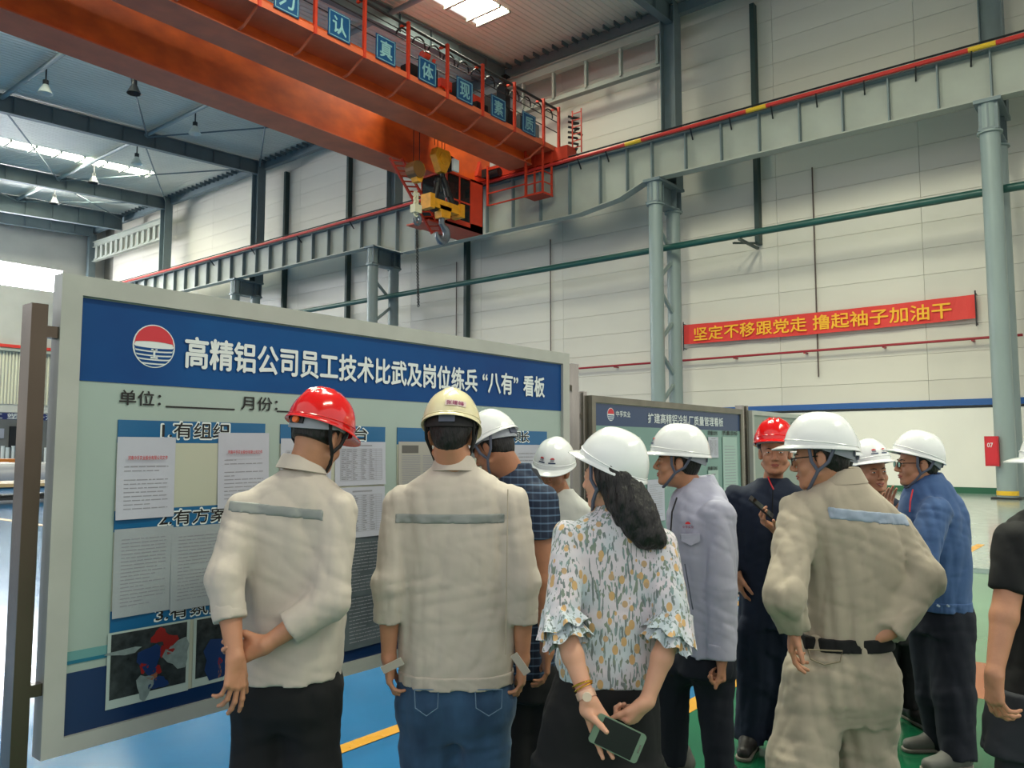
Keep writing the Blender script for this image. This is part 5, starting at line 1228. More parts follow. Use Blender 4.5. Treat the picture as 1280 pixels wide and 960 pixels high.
sl = [('cap', sh_l, el_l, .070, .058), ('capf', el_l, cuL, .058, .052), ('cap', sh_r, el_r, .072, .060), ('capf', el_r, cuR, .060, .053)]
fo = FO(11)
jk = f.part('jacket', tor + sl, M_beige, .0075, .025, fo)
st = f.part('reflective_strip', tor + sl, M_strip, .006, .025, fo, off=.003, cuts=[(J(499, 639), A3(-1, 0, 0)), (J(631, 639), A3(1, 0, 0)), (A3(0, 0, J(568, 639)[2]), A3(0, 0, 1)), (A3(0, 0, J(568, 651)[2]), A3(0, 0, -1)), (A3(0, .0, 0), A3(0, 1, 0))], parent=jk)
hem = f.part('hem_band', tor, M_beige, .006, .01, fo, off=.004, cuts=[(A3(0, 0, J(568, 834)[2]), A3(0, 0, 1))], parent=jk)
for (c, dr, r) in ((cuL, wr_l - el_l, .056), (cuR, wr_r - el_r, .057)):
    dr = dr / np.linalg.norm(dr); f.part('rolled_cuff', [('capf', c - dr * .05, c + dr * .004, r, r)], M_beige, .006, .01, (.003, 30, 20, 3), cuts=[(c - dr * .05, -dr)], parent=jk)
b = MB(); sx = J(631, 700)[0]
b.tube([(J(635 - 3 * k / 8, 610 + 28 * k)[0], -.105 - .02 * min(k, 2), J(632, 610 + 28 * k)[2]) for k in range(8)], .0022, 5); b.build('back_seam', M_khaki, jk)
for (pa, pb) in (((503, 826), (478, 838)), ((642, 818), (659, 842))):
    b = MB(); a = J(*pa, 2.97); c = J(*pb, 2.98); b.bar(a, c, .028, .006, up=(0, 1, .2)); b.build('sleeve_tab', M_beige, jk, label='loose white sleeve tab')
f.collar(J(568, 587, 3.1), .060, .084, .046, M_beige, (0, -.010), .055)
f.helmet(M_hcream, tilt=2, ridge='mid', strap='blackband', name_tag='张建峰')
f.hand(wr_l, A3(.02, .05, -1), A3(1, .15, 0), -1, curl=(18, 24, 30, 34), elbow=el_l, fr=(.041, .030), thumb=(28, 10))
f.hand(wr_r, A3(-.02, .05, -1), A3(-1, .15, 0), 1, curl=(18, 24, 30, 34), elbow=el_r, fr=(.041, .030), thumb=(28, 10))
hipL, hipR = J(535, 875), J(604, 875)
pelv = [('loft', f.rows([(838, 506, 636, .0, .125), (870, 501, 640, 0, .135), (895, 503, 637, 0, .125), (918, 520, 620, 0, .09)]), 2.3)]
legs = leg(hipL, A3(hipL[0], .02, .47), A3(hipL[0] - .01, 0, .05), (.106, .090, .075)) + leg(hipR, A3(hipR[0], .02, .47), A3(hipR[0] + .02, -.02, .05), (.106, .090, .075))
tr = f.part('jeans', pelv + legs, M_jean, .010, .05, FO(9))
b = MB()
for (a, c) in ((518, 548), (594, 628)):
    pts = [J(a, 862, 2.955), J(a + 1, 885, 2.945), J((a + c) / 2, 895, 2.94), J(c - 1, 885, 2.945), J(c, 862, 2.955), J(a, 862, 2.955)]; b.tube(pts, .0022, 5)
b.build('back_pocket_stitching', mat('denim_stitch', (.38, .48, .58), .8), tr)
for hx in (hipL, hipR): f.shoe(A3(hx[0], 0, 0), A3(0, 1, 0))
f.body([('loft', [(r[0], r[1], r[2], r[3] * .8, r[4] * .8) for r in T], 2.2), ('cap', sh_l, el_l, .045, .04), ('cap', sh_r, el_r, .045, .04)] + leg(hipL, A3(hipL[0], .02, .47), A3(hipL[0], 0, .08), (.075, .05, .038)) + leg(hipR, A3(hipR[0], .02, .47), A3(hipR[0], 0, .08), (.075, .05, .038)))

# ---- 3: plaid polo, white helmet, bending towards the board
f = Fig('man in a white helmet and navy plaid polo shirt bending towards the board', 655, 3.8, M_skin2)
J = f.J
f.head(J(617, 560, 3.78), 62, 28, 0, neck=J(647, 604, 3.8), hairlow=-.06, neckr=.06)
T = f.rows([(580, 640, 662, .0, .06), (590, 630, 668, .0, .09), (606, 618, 682, .0, .12), (630, 612, 690, .0, .14), (680, 612, 690, .0, .15), (760, 618, 692, .0, .15), (838, 620, 696, .0, .15)])
sh, el, wr = J(676, 628, 3.68), J(683, 728, 3.62), J(684, 815, 3.58)
slv = sh + (el - sh) * .46
fo = FO(21)
f.part('polo_shirt', [('loft', T, 2.3), ('capf', sh, slv, .082, .072), ('cap', J(615, 625, 3.9), J(606, 690, 3.95), .07, .06)], M_plaid, .0085, .03, fo)
f.collar(J(653, 592, 3.8), .060, .078, .036, mat('polo_collar', (.09, .11, .16), .8), (-.018, 0), .045)
f.helmet(M_hwhite, tilt=0, strap='grey')
f.hand(wr, A3(.0, .05, -1), A3(-1, .1, 0), 1, curl=(20, 26, 30, 34), elbow=sh + (el - sh) * .3, fr=(.052, .034))
hipL, hipR = J(648, 850, 3.85), J(680, 850, 3.78)
f.part('trousers', [('loft', f.rows([(825, 622, 697, .0, .14), (870, 620, 698, 0, .14)]), 2.3)] + leg(hipL, A3(hipL[0], .03, .47), A3(hipL[0], 0, .05)) + leg(hipR, A3(hipR[0], .03, .47), A3(hipR[0], 0, .05)), M_blackc, .012, .03, FO(8, .9))
f.shoe(A3(hipL[0], .03, 0), A3(-.7, .7, 0)); f.shoe(A3(hipR[0], 0, 0), A3(-.7, .7, 0))
f.body([('loft', [(r[0], r[1], r[2], r[3] * .8, r[4] * .8) for r in T], 2.2), ('cap', J(615, 625, 3.9), J(606, 690, 3.95), .05, .045), ('cap', J(606, 690, 3.95), J(598, 740, 4.0), .045, .035)])

# ---- 4: white shirt, white helmet, face half hidden
f = Fig('person in a white helmet and white shirt half hidden behind the plaid shirt', 700, 4.55, M_skin2)
J = f.J
f.head(J(692, 588, 4.5), 158, 12, -8, neck=J(702, 622, 4.55), hairlow=-.05)
T = f.rows([(612, 692, 714, .0, .06), (620, 682, 724, .0, .08), (632, 668, 737, .0, .10), (660, 662, 744, .0, .12), (740, 664, 742, .0, .12), (800, 666, 742, .0, .12)])
f.part('shirt', [('loft', T, 2.3), ('cap', J(668, 645), J(660, 720), .06, .05), ('cap', J(738, 645), J(745, 720), .06, .05)], M_whites, .010, .03, FO(31, .9))
f.collar(J(703, 622), .058, .074, .026, M_whites, (0, 0), .035)
f.helmet(M_hwhite, tilt=4, strap=None, frontlogo=True, sc=1.03)
h1, h2 = J(690, 805), J(715, 805)
f.part('trousers', [('loft', f.rows([(790, 666, 742, .0, .12), (830, 664, 744, 0, .13)]), 2.3)] + leg(h1, A3(h1[0], 0, .47), A3(h1[0], 0, .05)) + leg(h2, A3(h2[0], 0, .47), A3(h2[0], 0, .05)), M_blackc, .014, .03, FO(8, .9))
f.shoe(A3(h1[0], 0, 0), A3(-.4, -1, 0)); f.shoe(A3(h2[0], 0, 0), A3(-.2, -1, 0))
f.hand(J(655, 800), DN, A3(1, 0, 0), 1, elbow=J(660, 720), h=.006); f.hand(J(748, 800), DN, A3(-1, 0, 0), -1, elbow=J(745, 720), h=.006)
f.body()

# ---- 5: woman, floral blouse, phone
f = Fig('woman in a white helmet and floral blouse holding a phone behind her back', 765, 2.75, M_skin3)
J = f.J
f.head(J(764, 596, 2.75), 52, 2, 4, sc=.95, neck=J(768, 648, 2.76), hair=False, neckr=.046)
# hair: long, gathered low
hp = [('ell', J(768, 592, 2.74), (.086, .094, .088)), ('cap', J(775, 605, 2.70), J(795, 640, 2.66), .070, .056), ('cap', J(795, 640, 2.66), J(812, 668, 2.635), .056, .038), ('cap', J(775, 625, 2.68), J(800, 672, 2.63), .050, .028), ('cap', J(786, 630, 2.67), J(822, 675, 2.64), .05, .026)]
f.part('hair', hp, M_hair, .005, .03, [(.006, 70, 7, 2), (.004, 25, 12, 3)], cuts=[(f.tw((0, .012, 0)), f.hR @ A3(0, 1, -.35))])
T = f.rows([(632, 754, 776, .0, .05), (640, 738, 790, .0, .075), (652, 718, 812, .0, .095), (668, 706, 826, .0, .11), (700, 702, 834, .0, .12), (760, 702, 832, .0, .12), (800, 698, 830, .0, .125), (830, 695, 826, .0, .135), (848, 700, 818, .0, .13)])
sh_l, el_l, wr_l = J(712, 672, 2.70), J(701, 775, 2.60), J(735, 876, 2.50)
sh_r, el_r, wr_r = J(824, 680, 2.70), J(842, 780, 2.60), J(809, 876, 2.55)
cl_, cr_ = el_l + (wr_l - el_l) * .22, el_r + (wr_r - el_r) * .22
fo = FO(41, .8)
bl = f.part('blouse', [('loft', T, 2.3), ('cap', sh_l, el_l, .056, .055), ('cap', sh_r, el_r, .056, .055)], M_floral, .007, .028, fo, cuts=[])
b = MB()
for k in range(2):
    for (c0, dr, r0) in ((el_l, wr_l - el_l, .052), (el_r, wr_r - el_r, .052)):
        dr = Vector(dr / np.linalg.norm(dr)); c0v = Vector(c0); x = dr.cross(Vector((0, 1, 0))).normalized(); y = dr.cross(x); b = MB(); n = 72; vs = []; fs = []
        for j in range(7):
            t = j / 6; off = (-.045 + .035 * k) + .085 * t
            for i in range(n):
                a = 2 * math.pi * i / n; r = r0 - .002 + (.034 - .008 * k) * t ** 1.2 + .010 * t * math.sin(7 * a + 2 * k + c0[0] * 9) + .004 * t * math.sin(15 * a + k)
                vs.append(c0v + dr * (off + .008 * t * math.sin(7 * a + 1.3)) + (x * math.cos(a) + y * math.sin(a)) * r)
        for j in range(6):
            for i in range(n): q = (i + 1) % n; fs.append((j * n + i, j * n + q, (j + 1) * n + q, (j + 1) * n + i))
        b.add(vs, fs); b.build('sleeve_ruffle', M_floral, bl, smooth=True)
f.collar(J(766, 640, 2.75), .050, .060, .018, M_floral, (0, 0), .03)
f.helmet(M_hwhite, tilt=-24, base=.036, strap='grey', sc=.98)
fin = f.hand(wr_l, A3(.46, .02, -.88), A3(.10, -1, 0), 1, curl=(6, 8, 9, 8), bend2=1.6, thumb=(48, 12), elbow=el_l, fr=(.036, .026), sc=.94, tdir=A3(.60, -.78, -.32), h=.0030)
f.hand(wr_r, A3(-.60, .12, -.78), A3(-.55, .55, .40), -1, curl=(66, 70, 74, 78), thumb=(20, 30), elbow=el_r, fr=(.036, .026), sc=.92)
wv = wr_l - el_l; wv = Vector(wv / np.linalg.norm(wv))
b = MB(); c = Vector(wr_l) - wv * .050; b.torus(c, wv, .031, .0032, 28, 6); b.torus(c + wv * .010, wv + Vector((.15, 0, 0)), .030, .0024, 28, 6); b.build('bracelet', mat('gold', (.95, .72, .30), .25, .9), f.root, smooth=True, label='thin gold bracelet')
b = MB(); c = Vector(wr_l) - wv * .018; b.cyl(c - wv * .011, c + wv * .011, .0305, 28); ww = b.build('wristwatch', mat('watch_pink', (.84, .68, .58), .35, .4), f.root, smooth=True, label='pink-gold bracelet watch')
b = MB(); cc = c + Vector((.0, -.031, .004)); b.cyl(cc, cc + Vector((0, -.006, 0)), .014, 20); b.build('watch_face', mat('watch_face', (.9, .82, .74), .2), ww)
pelv = [('loft', f.rows([(825, 706, 815, .0, .115), (850, 694, 820, .0, .125), (890, 680, 824, 0, .135), (950, 670, 824, 0, .135), (1010, 668, 822, 0, .125)]), 2.3)]
h1, h2 = J(715, 930), J(782, 930)
f.part('skirt', pelv + [('loft', f.rows([(950, 670, 824, 0, .135), (1080, 664, 828, 0, .14), (1240, 660, 832, 0, .145)]), 2.3)], M_blackc, .011, .03, FO(8, .7))
for hx in (h1, h2): f.shoe(A3(hx[0], 0, 0), A3(0, 1, 0))
f.body([('loft', [(r[0], r[1], r[2], r[3] * .8, r[4] * .8) for r in T], 2.2), ('cap', sh_l, el_l, .04, .035), ('cap', sh_r, el_r, .04, .035)] + leg(h1, A3(h1[0], .02, .45), A3(h1[0], 0, .08), (.07, .045, .035)) + leg(h2, A3(h2[0], .02, .45), A3(h2[0], 0, .08), (.07, .045, .035)))
# her phone: a thing of its own
cn = [f.J(749.6, 894, 2.474), f.J(808, 920.6, 2.474), f.J(795.5, 954, 2.468), f.J(734, 922, 2.468)]
cn = [Vector(c) for c in cn]; M4 = f.root.matrix_basis; f.root.rotation_euler
Wm = Matrix.Translation(f.root.location) @ Matrix.Rotation(f.root.rotation_euler.z, 4, 'Z')
c0 = sum(cn, Vector()) / 4; xu = ((cn[1] - cn[0]) + (cn[2] - cn[3])).normalized(); yu = ((cn[3] - cn[0]) + (cn[2] - cn[1])); yu = (yu - xu * yu.dot(xu)).normalized(); zu = xu.cross(yu)
Lx, Ly = .158, .088
def phone(Wm, c0, xu, yu, Lx, Ly, label, shell, trim):
    zu = xu.cross(yu)
    e = empty('mobile_phone', Wm @ c0, label, 'phone', None, 'thing'); R = Wm.to_3x3()
    def P3(x, y, z): return R @ (xu * x + yu * y + zu * z)
    def rr(x0, x1, y0, y1, z, r, n=5):
        pts = []
        for (cx_, cy_, a0) in ((x1 - r, y1 - r, 0), (x0 + r, y1 - r, 90), (x0 + r, y0 + r, 180), (x1 - r, y0 + r, 270)):
            for k in range(n): a = math.radians(a0 + 90 * k / (n - 1)); pts.append(P3(cx_ + r * math.cos(a), cy_ + r * math.sin(a), z))
        return pts
    b = MB(); b.prism(rr(-Lx / 2, Lx / 2, -Ly / 2, Ly / 2, -.004, .010), R @ (zu * .008)); b.build('phone_case', shell, e)
    for z, nm, m_ in ((.0045, 'screen_back', M_black), (-.0045, 'screen', M_black)):
        b = MB(); b.prism(rr(-Lx / 2 + .020, Lx / 2 - .020, -Ly / 2 + .003, Ly / 2 - .003, z - .0005, .002), R @ (zu * .001)); b.build(nm, mat('phone_screen', (.03, .05, .05), .12), e)
    b = MB(); b.prism(rr(Lx / 2 - .010, Lx / 2 - .006, -.012, .012, -.0055, .001), R @ (zu * .001)); b.build('earpiece', trim, e)
    return e
phone(Wm, c0, xu, yu, Lx, Ly, 'large phone with green-grey case and dark screen held behind the woman\'s back', mat('phone_green', (.42, .52, .44), .4), M_steel)

# ---- 6: grey jacket in profile
f = Fig('man in a white helmet and light grey jacket in profile looking left', 872, 3.9)
J = f.J
f.head(J(848, 578, 3.9), 78, -4, 0, neck=J(874, 624, 3.92), hairlow=-.055)
T = f.rows([(598, 862, 888, .0, .06), (606, 852, 896, .0, .085), (620, 842, 906, .0, .12), (645, 836, 914, .0, .16), (690, 838, 918, .0, .17), (740, 845, 917, .0, .165), (790, 850, 915, .0, .16), (812, 852, 912, .0, .16)])
sh, el, wr = J(897, 645, 3.76), J(901, 735, 3.72), J(902, 822, 3.70)
fo = FO(51, 1.3)
sl = [('cap', sh, el, .080, .066), ('capf', el, wr, .066, .056)]
jk = f.part('jacket', [('loft', T, 2.3)] + sl, M_greyj, .0075, .022, fo)
f.part('cuff', [('capf', el + (wr - el) * .78, wr + (wr - el) * .02, .062, .062)], M_greyj, .006, .01, (.002, 20, 10, 2), cuts=[(el + (wr - el) * .8, -(wr - el))], parent=jk)
b = MB(); c = J(861, 676, 3.74); b.prism([c + A3(-.035, .02, .03), c + A3(.045, -.01, .035), c + A3(.045, -.01, .0), c + A3(.005, .0, -.02), c + A3(-.035, .02, 0)], (0, -.02, 0)); b.build('pocket_flap', M_greyj, jk)
b = MB(); b.tube([J(856, 705, 3.725), J(860, 728, 3.73), J(866, 762, 3.73)], .003, 5); b.build('pocket_slit', M_strap, jk)
c = J(859, 655, 3.735); b = MB(); pts = [(c[0] + .012 * math.cos(math.pi * k / 8), c[1] - .012, c[2] + .012 * math.sin(math.pi * k / 8)) for k in range(9)]; b.prism(pts, (0, -.003, 0)); b.build('chest_emblem', M_logored, jk, label='small red chest emblem')
fit_text((0, 0, 0), '中孚实业', (c[0], c[1] - .014, c[2] - .012), (1, 0, 0), (0, 0, 1), .05, .012, mat('emb_text', (.5, .2, .3), .6), jk, bold=.03)
f.collar(J(874, 606, 3.92), .060, .085, .034, M_greyj, (.012, 0), .055)
f.helmet(M_hwhite, tilt=0, strap='grey', sc=1.04, frontlogo=True)
b = MB(); b.tube([J(846, 622, 3.80), J(840, 640, 3.76), J(838, 670, 3.74)], .004, 5); b.build('lanyard', M_strapk, f.root)
f.hand(wr, A3(.02, 0, -1), A3(-.9, .1, 0), -1, curl=(62, 70, 75, 80), thumb=(12, 30), elbow=el, fr=(.04, .03))
h1, h2 = J(855, 830, 4.0), J(888, 830, 3.86)
f.part('trousers', [('loft', f.rows([(800, 852, 912, .0, .15), (840, 846, 916, 0, .15)]), 2.3)] + [('cap', h1, A3(h1[0] - .05, .15, .5), .105, .085), ('capf', A3(h1[0] - .05, .15, .5), A3(h1[0] - .03, .22, .05), .085, .06), ('cap', h2, A3(h2[0] + .02, -.02, .5), .112, .085), ('capf', A3(h2[0] + .02, -.02, .5), A3(h2[0] + .04, -.03, .05), .085, .062)], M_dkbl, .012, .03, FO(58))
f.shoe(A3(h1[0] - .03, .22, 0), A3(-1, .1, 0), M_shoeg); f.shoe(A3(h2[0] + .04, -.03, 0), A3(-1, -.1, 0))
f.body([('loft', [(r[0], r[1], r[2], r[3] * .8, r[4] * .8) for r in T], 2.2), ('cap', sh, el, .05, .04), ('cap', J(858, 640, 4.05), J(856, 730, 4.1), .05, .04)])

# ---- 7: navy coverall, red helmet, phone
f = Fig('man in a red helmet and navy coverall looking up from his phone', 958, 4.4, M_skin)
J = f.J
f.head(J(969, 566, 4.36), 160, 0, 0, neck=J(965, 606, 4.42), hairlow=-.05, neckr=.047)
T = f.rows([(599, 950, 980, .0, .065), (606, 938, 992, .0, .085), (614, 922, 1006, .0, .10), (632, 914, 1010, .0, .12), (660, 922, 1008, .0, .125), (720, 928, 1002, .0, .12), (780, 926, 1000, .0, .13)])
shl, ell = J(921, 622, 4.42), J(910, 672, 4.48); wrl = J(920, 716, 4.36)
shr, elr, wrr = J(1002, 625, 4.36), J(1000, 690, 4.22), J(972, 663, 4.10)
fo = FO(61, 1.3)
cv = f.part('coverall', [('loft', T, 2.3), ('cap', shl, ell, .066, .056), ('capf', ell, wrl, .056, .046), ('cap', shr, elr, .066, .056), ('capf', elr, elr + (wrr - elr) * .55, .056, .05)] +
       leg(J(944, 790), J(944, 850), J(936, 925, 4.42), (.11, .085, .07)) + leg(J(978, 790), J(980, 860), J(978, 925, 4.4), (.11, .085, .07)), M_navyc, .010, .026, fo)
f.collar(J(965, 607, 4.40), .060, .085, .024, M_navyc, (0, .004), .045, gap=-math.pi / 2)
b = MB(); b.tube([J(960, 596, 4.34), J(964, 606, 4.29), J(967, 612, 4.28)], .004, 5); b.build('lanyard', M_logored, f.root, label='short red lanyard')
b = MB(); b.tube([J(966, 612, 4.285), J(965, 660, 4.27), J(962, 740, 4.275)], .0025, 5)
b.build('placket_seam', M_blackc, cv)
f.helmet(M_hred, tilt=-8, base=.050, ridge='three', strap=None, sc=1.0)
f.hand(wrr, J(948, 650, 4.07) - wrr, A3(-.2, -.25, .95), -1, curl=(30, 36, 40, 44), thumb=(45, 25), elbow=elr, fr=(.04, .029), h=.004)
f.hand(wrl, A3(.2, 0, -1), A3(1, .1, 0), 1, elbow=ell, h=.005)
for (px_, py_) in ((936, 0), (978, 0)): q = J(px_, 925, 4.4); f.shoe(A3(q[0], .0, 0), A3(-.5, -1, 0))
f.body([('loft', [(r[0], r[1], r[2], r[3] * .8, r[4] * .8) for r in T], 2.2)])
Wm = Matrix.Translation(f.root.location) @ Matrix.Rotation(f.root.rotation_euler.z, 4, 'Z')
a, c = Vector(J(941, 625, 4.06)), Vector(J(962, 643, 4.04)); xu = (c - a).normalized(); yu = Vector((.25, .85, .3)); yu = (yu - xu * yu.dot(xu)).normalized()
phone(Wm, (a + c) / 2, xu, yu, .145, .072, 'black phone held up in the hand of the man in navy', M_black, M_dark)

# ---- 8: khaki uniform, hands on hips
f = Fig('man in khaki uniform and white helmet with hands on his hips, wearing glasses', 1060, 3.2)
J = f.J
f.head(J(1026, 573, 3.2), 66, 6, 3, neck=J(1050, 622, 3.22), hairlow=-.06, sc=1.02)
T = f.rows([(594, 1032, 1068, .0, .065), (602, 1021, 1078, .0, .09), (614, 1007, 1088, .0, .11), (634, 995, 1110, .0, .13), (655, 994, 1124, .0, .14), (680, 1000, 1130, .0, .14), (720, 1008, 1126, .0, .14), (765, 1006, 1110, .0, .135), (790, 1004, 1104, .0, .135), (798, 1006, 1102, .0, .13)])
shl, ell, wrl = J(1001, 640, 3.18), J(982, 752, 3.02), J(996, 788, 3.10)
ell = J(980, 745, 3.0); wrl = J(993, 782, 3.06)
shr, elr, wrr = J(1112, 662, 3.20), J(1152, 722, 3.14), J(1112, 790, 3.08)
fo = [(.012, 20, 2.5, 71), (.0035, 15, 19, 72)]
jk = f.part('uniform_jacket', [('loft', T, 2.4), ('cap', shl, ell, .074, .066), ('capf', ell, wrl, .062, .052), ('cap', shr, elr, .076, .072), ('capf', elr, wrr, .072, .054)], M_khaki, .008, .026, fo)
st = f.part('reflective_strip', [('loft', T, 2.4), ('cap', shl, ell, .074, .066), ('capf', ell, wrl, .062, .052), ('cap', shr, elr, .076, .072), ('capf', elr, wrr, .072, .054)], M_stripb, .006, .026, fo, off=.003, cuts=[(J(1072, 636), A3(.10, 0, 1)), (J(1072, 650), A3(-.10, 0, -1)), (A3(0, .0, 0), A3(0, 1, 0)), (J(1021, 640), A3(-1, 0, 0)), (J(1124, 640), A3(1, 0, 0))], parent=jk)
f.collar(J(1050, 598, 3.2), .064, .090, .036, M_khaki, (.006, 0), .055)
f.helmet(M_hwhite, tilt=-8, strap='grey', sc=.99); f.glasses()
f.hand(wrl, A3(-.15, .1, -1), A3(1, -.2, 0), 1, curl=(22, 28, 32, 36), elbow=ell, h=.004); f.hand(wrr, A3(-.85, .2, .12), A3(0, .6, -.4), 1, curl=(14, 20, 26, 32), elbow=elr, h=.004)
hl, hr = J(1022, 850), J(1082, 850)
P = [('loft', f.rows([(792, 1004, 1104, .0, .125), (830, 990, 1112, 0, .14), (870, 988, 1112, 0, .135), (895, 1005, 1100, 0, .10)]), 2.3), ('cap', hl, J(1000, 960, 3.16), .125, .11), ('capf', J(1000, 960, 3.16), A3(J(990, 960)[0], 0, .05), .11, .075), ('cap', hr, J(1085, 960, 3.26), .115, .095), ('capf', J(1085, 960, 3.26), A3(J(1092, 960)[0], .08, .05), .095, .07)]
tr = f.part('uniform_trousers', P, M_khaki, .009, .05, FO(78, 1.7))
f.part('belt', [('loft', f.rows([(788, 1003, 1105, .0, .131), (803, 1002, 1106, 0, .133)]), 2.3)], M_blackc, .006, .005, [(.012, 20, 2.5, 71)], off=.012, cuts=[(A3(0, 0, J(1050, 790)[2]), A3(0, 0, 1))], parent=tr)
b = MB(); pts = [J(1010, 812, 3.058), J(1013, 824, 3.05), J(1030, 831, 3.047), J(1050, 827, 3.048), J(1053, 814, 3.056)]; b.tube(pts + [pts[0]], .003, 5); b.build('back_pocket_flap', mat('khaki_dark', (.5, .46, .38), .8), tr)
for (q, v) in ((990, 0), (1092, .08)): f.shoe(A3(J(q, 960)[0], v, 0), A3(-.3, 1, 0))
f.body([('loft', [(r[0], r[1], r[2], r[3] * .8, r[4] * .8) for r in T], 2.2), ('cap', shr, elr, .05, .045), ('cap', shl, ell, .05, .045)])

# ---- 9: helmet just behind the khaki uniform
f = Fig('person mostly hidden behind the khaki uniform, only the white helmet edge showing', 1052, 3.95, M_skin2)
J = f.J
f.head(J(1037, 575, 3.95), 60, 0, 0, neck=J(1055, 612, 3.96), hairlow=-.06)
T = f.rows([(604, 1040, 1066, .0, .06), (618, 1018, 1084, .0, .10), (640, 1010, 1092, .0, .12), (780, 1018, 1080, .0, .12)])
f.part('shirt', [('loft', T, 2.3), ('cap', J(1014, 640), J(1010, 700), .05, .045), ('cap', J(1084, 640), J(1086, 700), .05, .045)], M_navyc, .012, .03)
f.helmet(M_hwhite, tilt=-4, strap='grey', sc=1.02)
h1, h2 = J(1035, 790), J(1062, 790)
f.part('trousers', leg(h1, A3(h1[0], 0, .47), A3(h1[0], 0, .05)) + leg(h2, A3(h2[0], 0, .47), A3(h2[0], 0, .05)), M_blackc, .014, .03)
f.shoe(A3(h1[0], 0, 0), A3(-1, 0, 0)); f.shoe(A3(h2[0], 0, 0), A3(-1, 0, 0))
f.body([('cap', J(1010, 700), J(1020, 740), .04, .035), ('cap', J(1086, 700), J(1080, 740), .04, .035)])

# ---- 10: smiling man
f = Fig('smiling man in a white helmet and dark blue shirt facing the camera', 1110, 4.85, M_skin)
J = f.J
f.head(J(1089, 590, 4.8), 184, 0, 5, neck=J(1097, 628, 4.85), hairlow=-.05, neckr=.048, smile=.7, sc=1.03)
T = f.rows([(619, 1084, 1110, .0, .06), (624, 1076, 1120, .0, .08), (634, 1066, 1132, .0, .10), (652, 1062, 1140, .0, .115), (700, 1070, 1140, .0, .12), (770, 1076, 1140, .0, .12)])
shr, elr, wrr = J(1072, 635, 4.78), J(1080, 685, 4.66), J(1107, 648, 4.56)
shl, ell = J(1134, 640), J(1140, 700)
f.part('shirt', [('loft', T, 2.3), ('cap', shr, elr, .056, .05), ('cap', shl, ell, .058, .05), ('capf', ell, J(1138, 745), .05, .045)], M_navyc, .010, .026, FO(91, .9))
f.collar(J(1098, 624, 4.85), .058, .078, .022, M_navyc, (0, 0), .04, gap=-math.pi / 2)
f.helmet(M_hwhite, tilt=-8, base=.050, strap=None, frontlogo=True)
f.hand(wrr, A3(.10, 0, 1), A3(.2, -1, 0), 1, curl=(8, 10, 12, 14), elbow=elr, h=.0045); f.hand(J(1138, 765), DN, A3(-1, 0, 0), -1, elbow=ell, h=.006)
h1, h2 = J(1100, 780), J(1132, 780)
f.part('trousers', [('loft', f.rows([(765, 1076, 1142, .0, .12), (800, 1078, 1148, 0, .13)]), 2.3)] + leg(h1, A3(h1[0], 0, .47), A3(h1[0], 0, .05)) + leg(h2, A3(h2[0] + .02, 0, .47), A3(h2[0] + .03, 0, .09)), M_blackc, .012, .03, FO(98))
f.shoe(A3(h1[0], 0, 0), A3(-.2, -1, 0)); f.shoe(A3(h2[0] + .03, 0, 0), A3(.1, -1, 0))
f.body()

# ---- 11: blue jacket in profile with glasses
f = Fig('man in a blue work jacket, white helmet and glasses in profile looking left', 1175, 4.3)
J = f.J
f.head(J(1147, 580, 4.3), 82, 0, 0, neck=J(1160, 618, 4.32), hairlow=-.055)
T = f.rows([(594, 1142, 1172, .0, .06), (602, 1136, 1182, .0, .085), (618, 1130, 1194, .0, .115), (642, 1128, 1203, .0, .15), (690, 1134, 1207, .0, .16), (730, 1142, 1207, .0, .155), (758, 1146, 1206, .0, .15)])
sh, el, wr = J(1168, 640, 4.16), J(1152, 702, 4.08), J(1118, 716, 4.02)
fo = [(.010, 22, 3, 101), (.003, 15, 19, 102)]
jk = f.part('work_jacket', [('loft', T, 2.3), ('cap', sh, el, .076, .066), ('capf', el, el + (wr - el) * .8, .066, .052)], M_bluec, .0075, .022, fo)
hm = f.part('hem_band', [('loft', T, 2.3)], M_bluec, .006, .01, fo, off=.004, cuts=[(A3(0, 0, J(1175, 748)[2]), A3(0, 0, 1))], parent=jk)
for px_ in (1172, 1184): b = MB(); c = J(px_, 757, 4.13); b.cyl(c, c + A3(0, -.015, 0), .006, 10); b.build('button', M_stripb, jk)
f.collar(J(1160, 602, 4.32), .060, .088, .034, M_bluec, (.012, 0), .055)
f.helmet(M_hwhite, tilt=-16, strap='grey', sc=.97); f.glasses()
b = MB(); b.tube([J(1141, 612, 4.2), J(1138, 626, 4.17), J(1137, 640, 4.16)], .004, 5); b.build('lanyard', M_logored, f.root)
f.hand(wr, A3(-1, 0, .1), A3(0, .2, -1), -1, curl=(20, 25, 30, 34), elbow=el, h=.005)
h1, h2 = J(1162, 775, 4.36), J(1188, 775, 4.26)
f.part('trousers', [('loft', f.rows([(750, 1147, 1206, .0, .14), (790, 1146, 1210, 0, .145)]), 2.3)] + [('cap', h1, J(1168, 870, 4.36), .11, .085), ('capf', J(1168, 870, 4.36), J(1176, 928, 4.4), .085, .07), ('cap', h2, J(1192, 870, 4.2), .115, .095), ('capf', J(1192, 870, 4.2), J(1198, 948, 4.15), .095, .078)], M_dkbl, .011, .03, FO(108))
q = J(1170, 928, 4.4); f.shoe(q, A3(-1, -.1, 0), M_shoeg); q = J(1192, 945, 4.15); f.shoe(q, A3(-1, -.25, 0), M_shoeg)
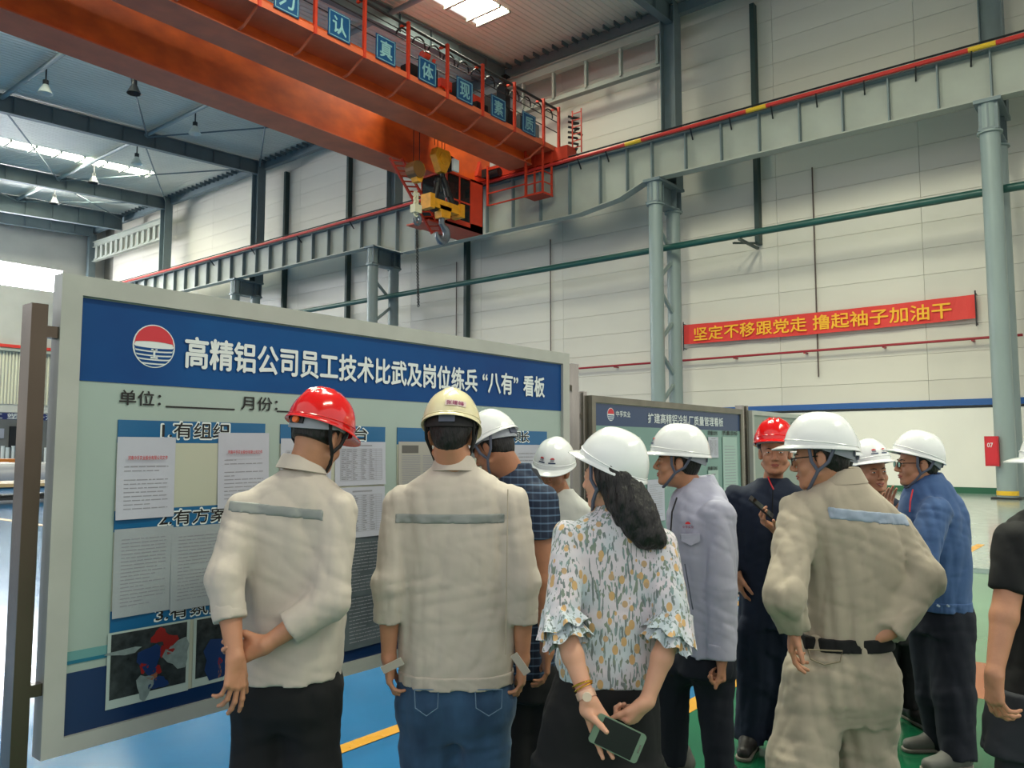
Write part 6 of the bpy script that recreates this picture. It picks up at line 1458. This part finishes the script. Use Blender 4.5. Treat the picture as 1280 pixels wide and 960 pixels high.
f.body([('loft', [(r[0], r[1], r[2], r[3] * .8, r[4] * .8) for r in T], 2.2)])

# ---- 12: black T-shirt at the right edge
f = Fig('person in a black T-shirt and white helmet cut off by the right picture edge', 1325, 2.8, M_skin)
J = f.J
f.head(J(1330, 592, 2.8), 72, 0, 0, neck=J(1338, 640, 2.82), hairlow=-.05)
T = f.rows([(622, 1318, 1358, .0, .06), (634, 1296, 1384, .0, .09), (648, 1268, 1404, .0, .11), (680, 1258, 1412, .0, .125), (760, 1264, 1400, .0, .125), (830, 1258, 1398, .0, .13), (880, 1250, 1402, .0, .135)])
sh, el, wr = J(1270, 678, 2.74), J(1256, 772, 2.70), J(1243, 842, 2.64)
slv = sh + (el - sh) * .66
f.part('t_shirt', [('loft', T, 2.3), ('capf', sh, slv, .068, .062), ('capf', J(1400, 680), J(1412, 745), .068, .062)], M_tee, .008, .026, FO(111, .8))
f.helmet(M_hwhite, tilt=-4, strap='grey')
f.hand(wr, A3(-.03, 0, -1), A3(1, .1, 0), -1, curl=(24, 30, 34, 38), elbow=sh + (el - sh) * .4, fr=(.044, .029), h=.0034)
f.hand(J(1425, 842), DN, A3(-1, .1, 0), 1, elbow=J(1410, 730), h=.006)
h1, h2 = J(1290, 900), J(1365, 900)
f.part('trousers', [('loft', f.rows([(862, 1246, 1402, .0, .135), (900, 1238, 1406, 0, .14), (940, 1234, 1408, 0, .14)]), 2.3)] + leg(h1, A3(h1[0] - .02, 0, .47), A3(h1[0] - .02, 0, .05), (.12, .09, .07)) + leg(h2, A3(h2[0], 0, .47), A3(h2[0], 0, .05), (.12, .09, .07)), mat('trousers_charcoal', (.15, .16, .19), .8, bump=.2, bscale=12), .012, .03, FO(118))
f.shoe(A3(h1[0], 0, 0), A3(-.8, .2, 0)); f.shoe(A3(h2[0], 0, 0), A3(-.8, .2, 0))
f.body([('loft', [(r[0], r[1], r[2], r[3] * .8, r[4] * .8) for r in T], 2.2), ('cap', J(1400, 680), J(1410, 740), .05, .045)])
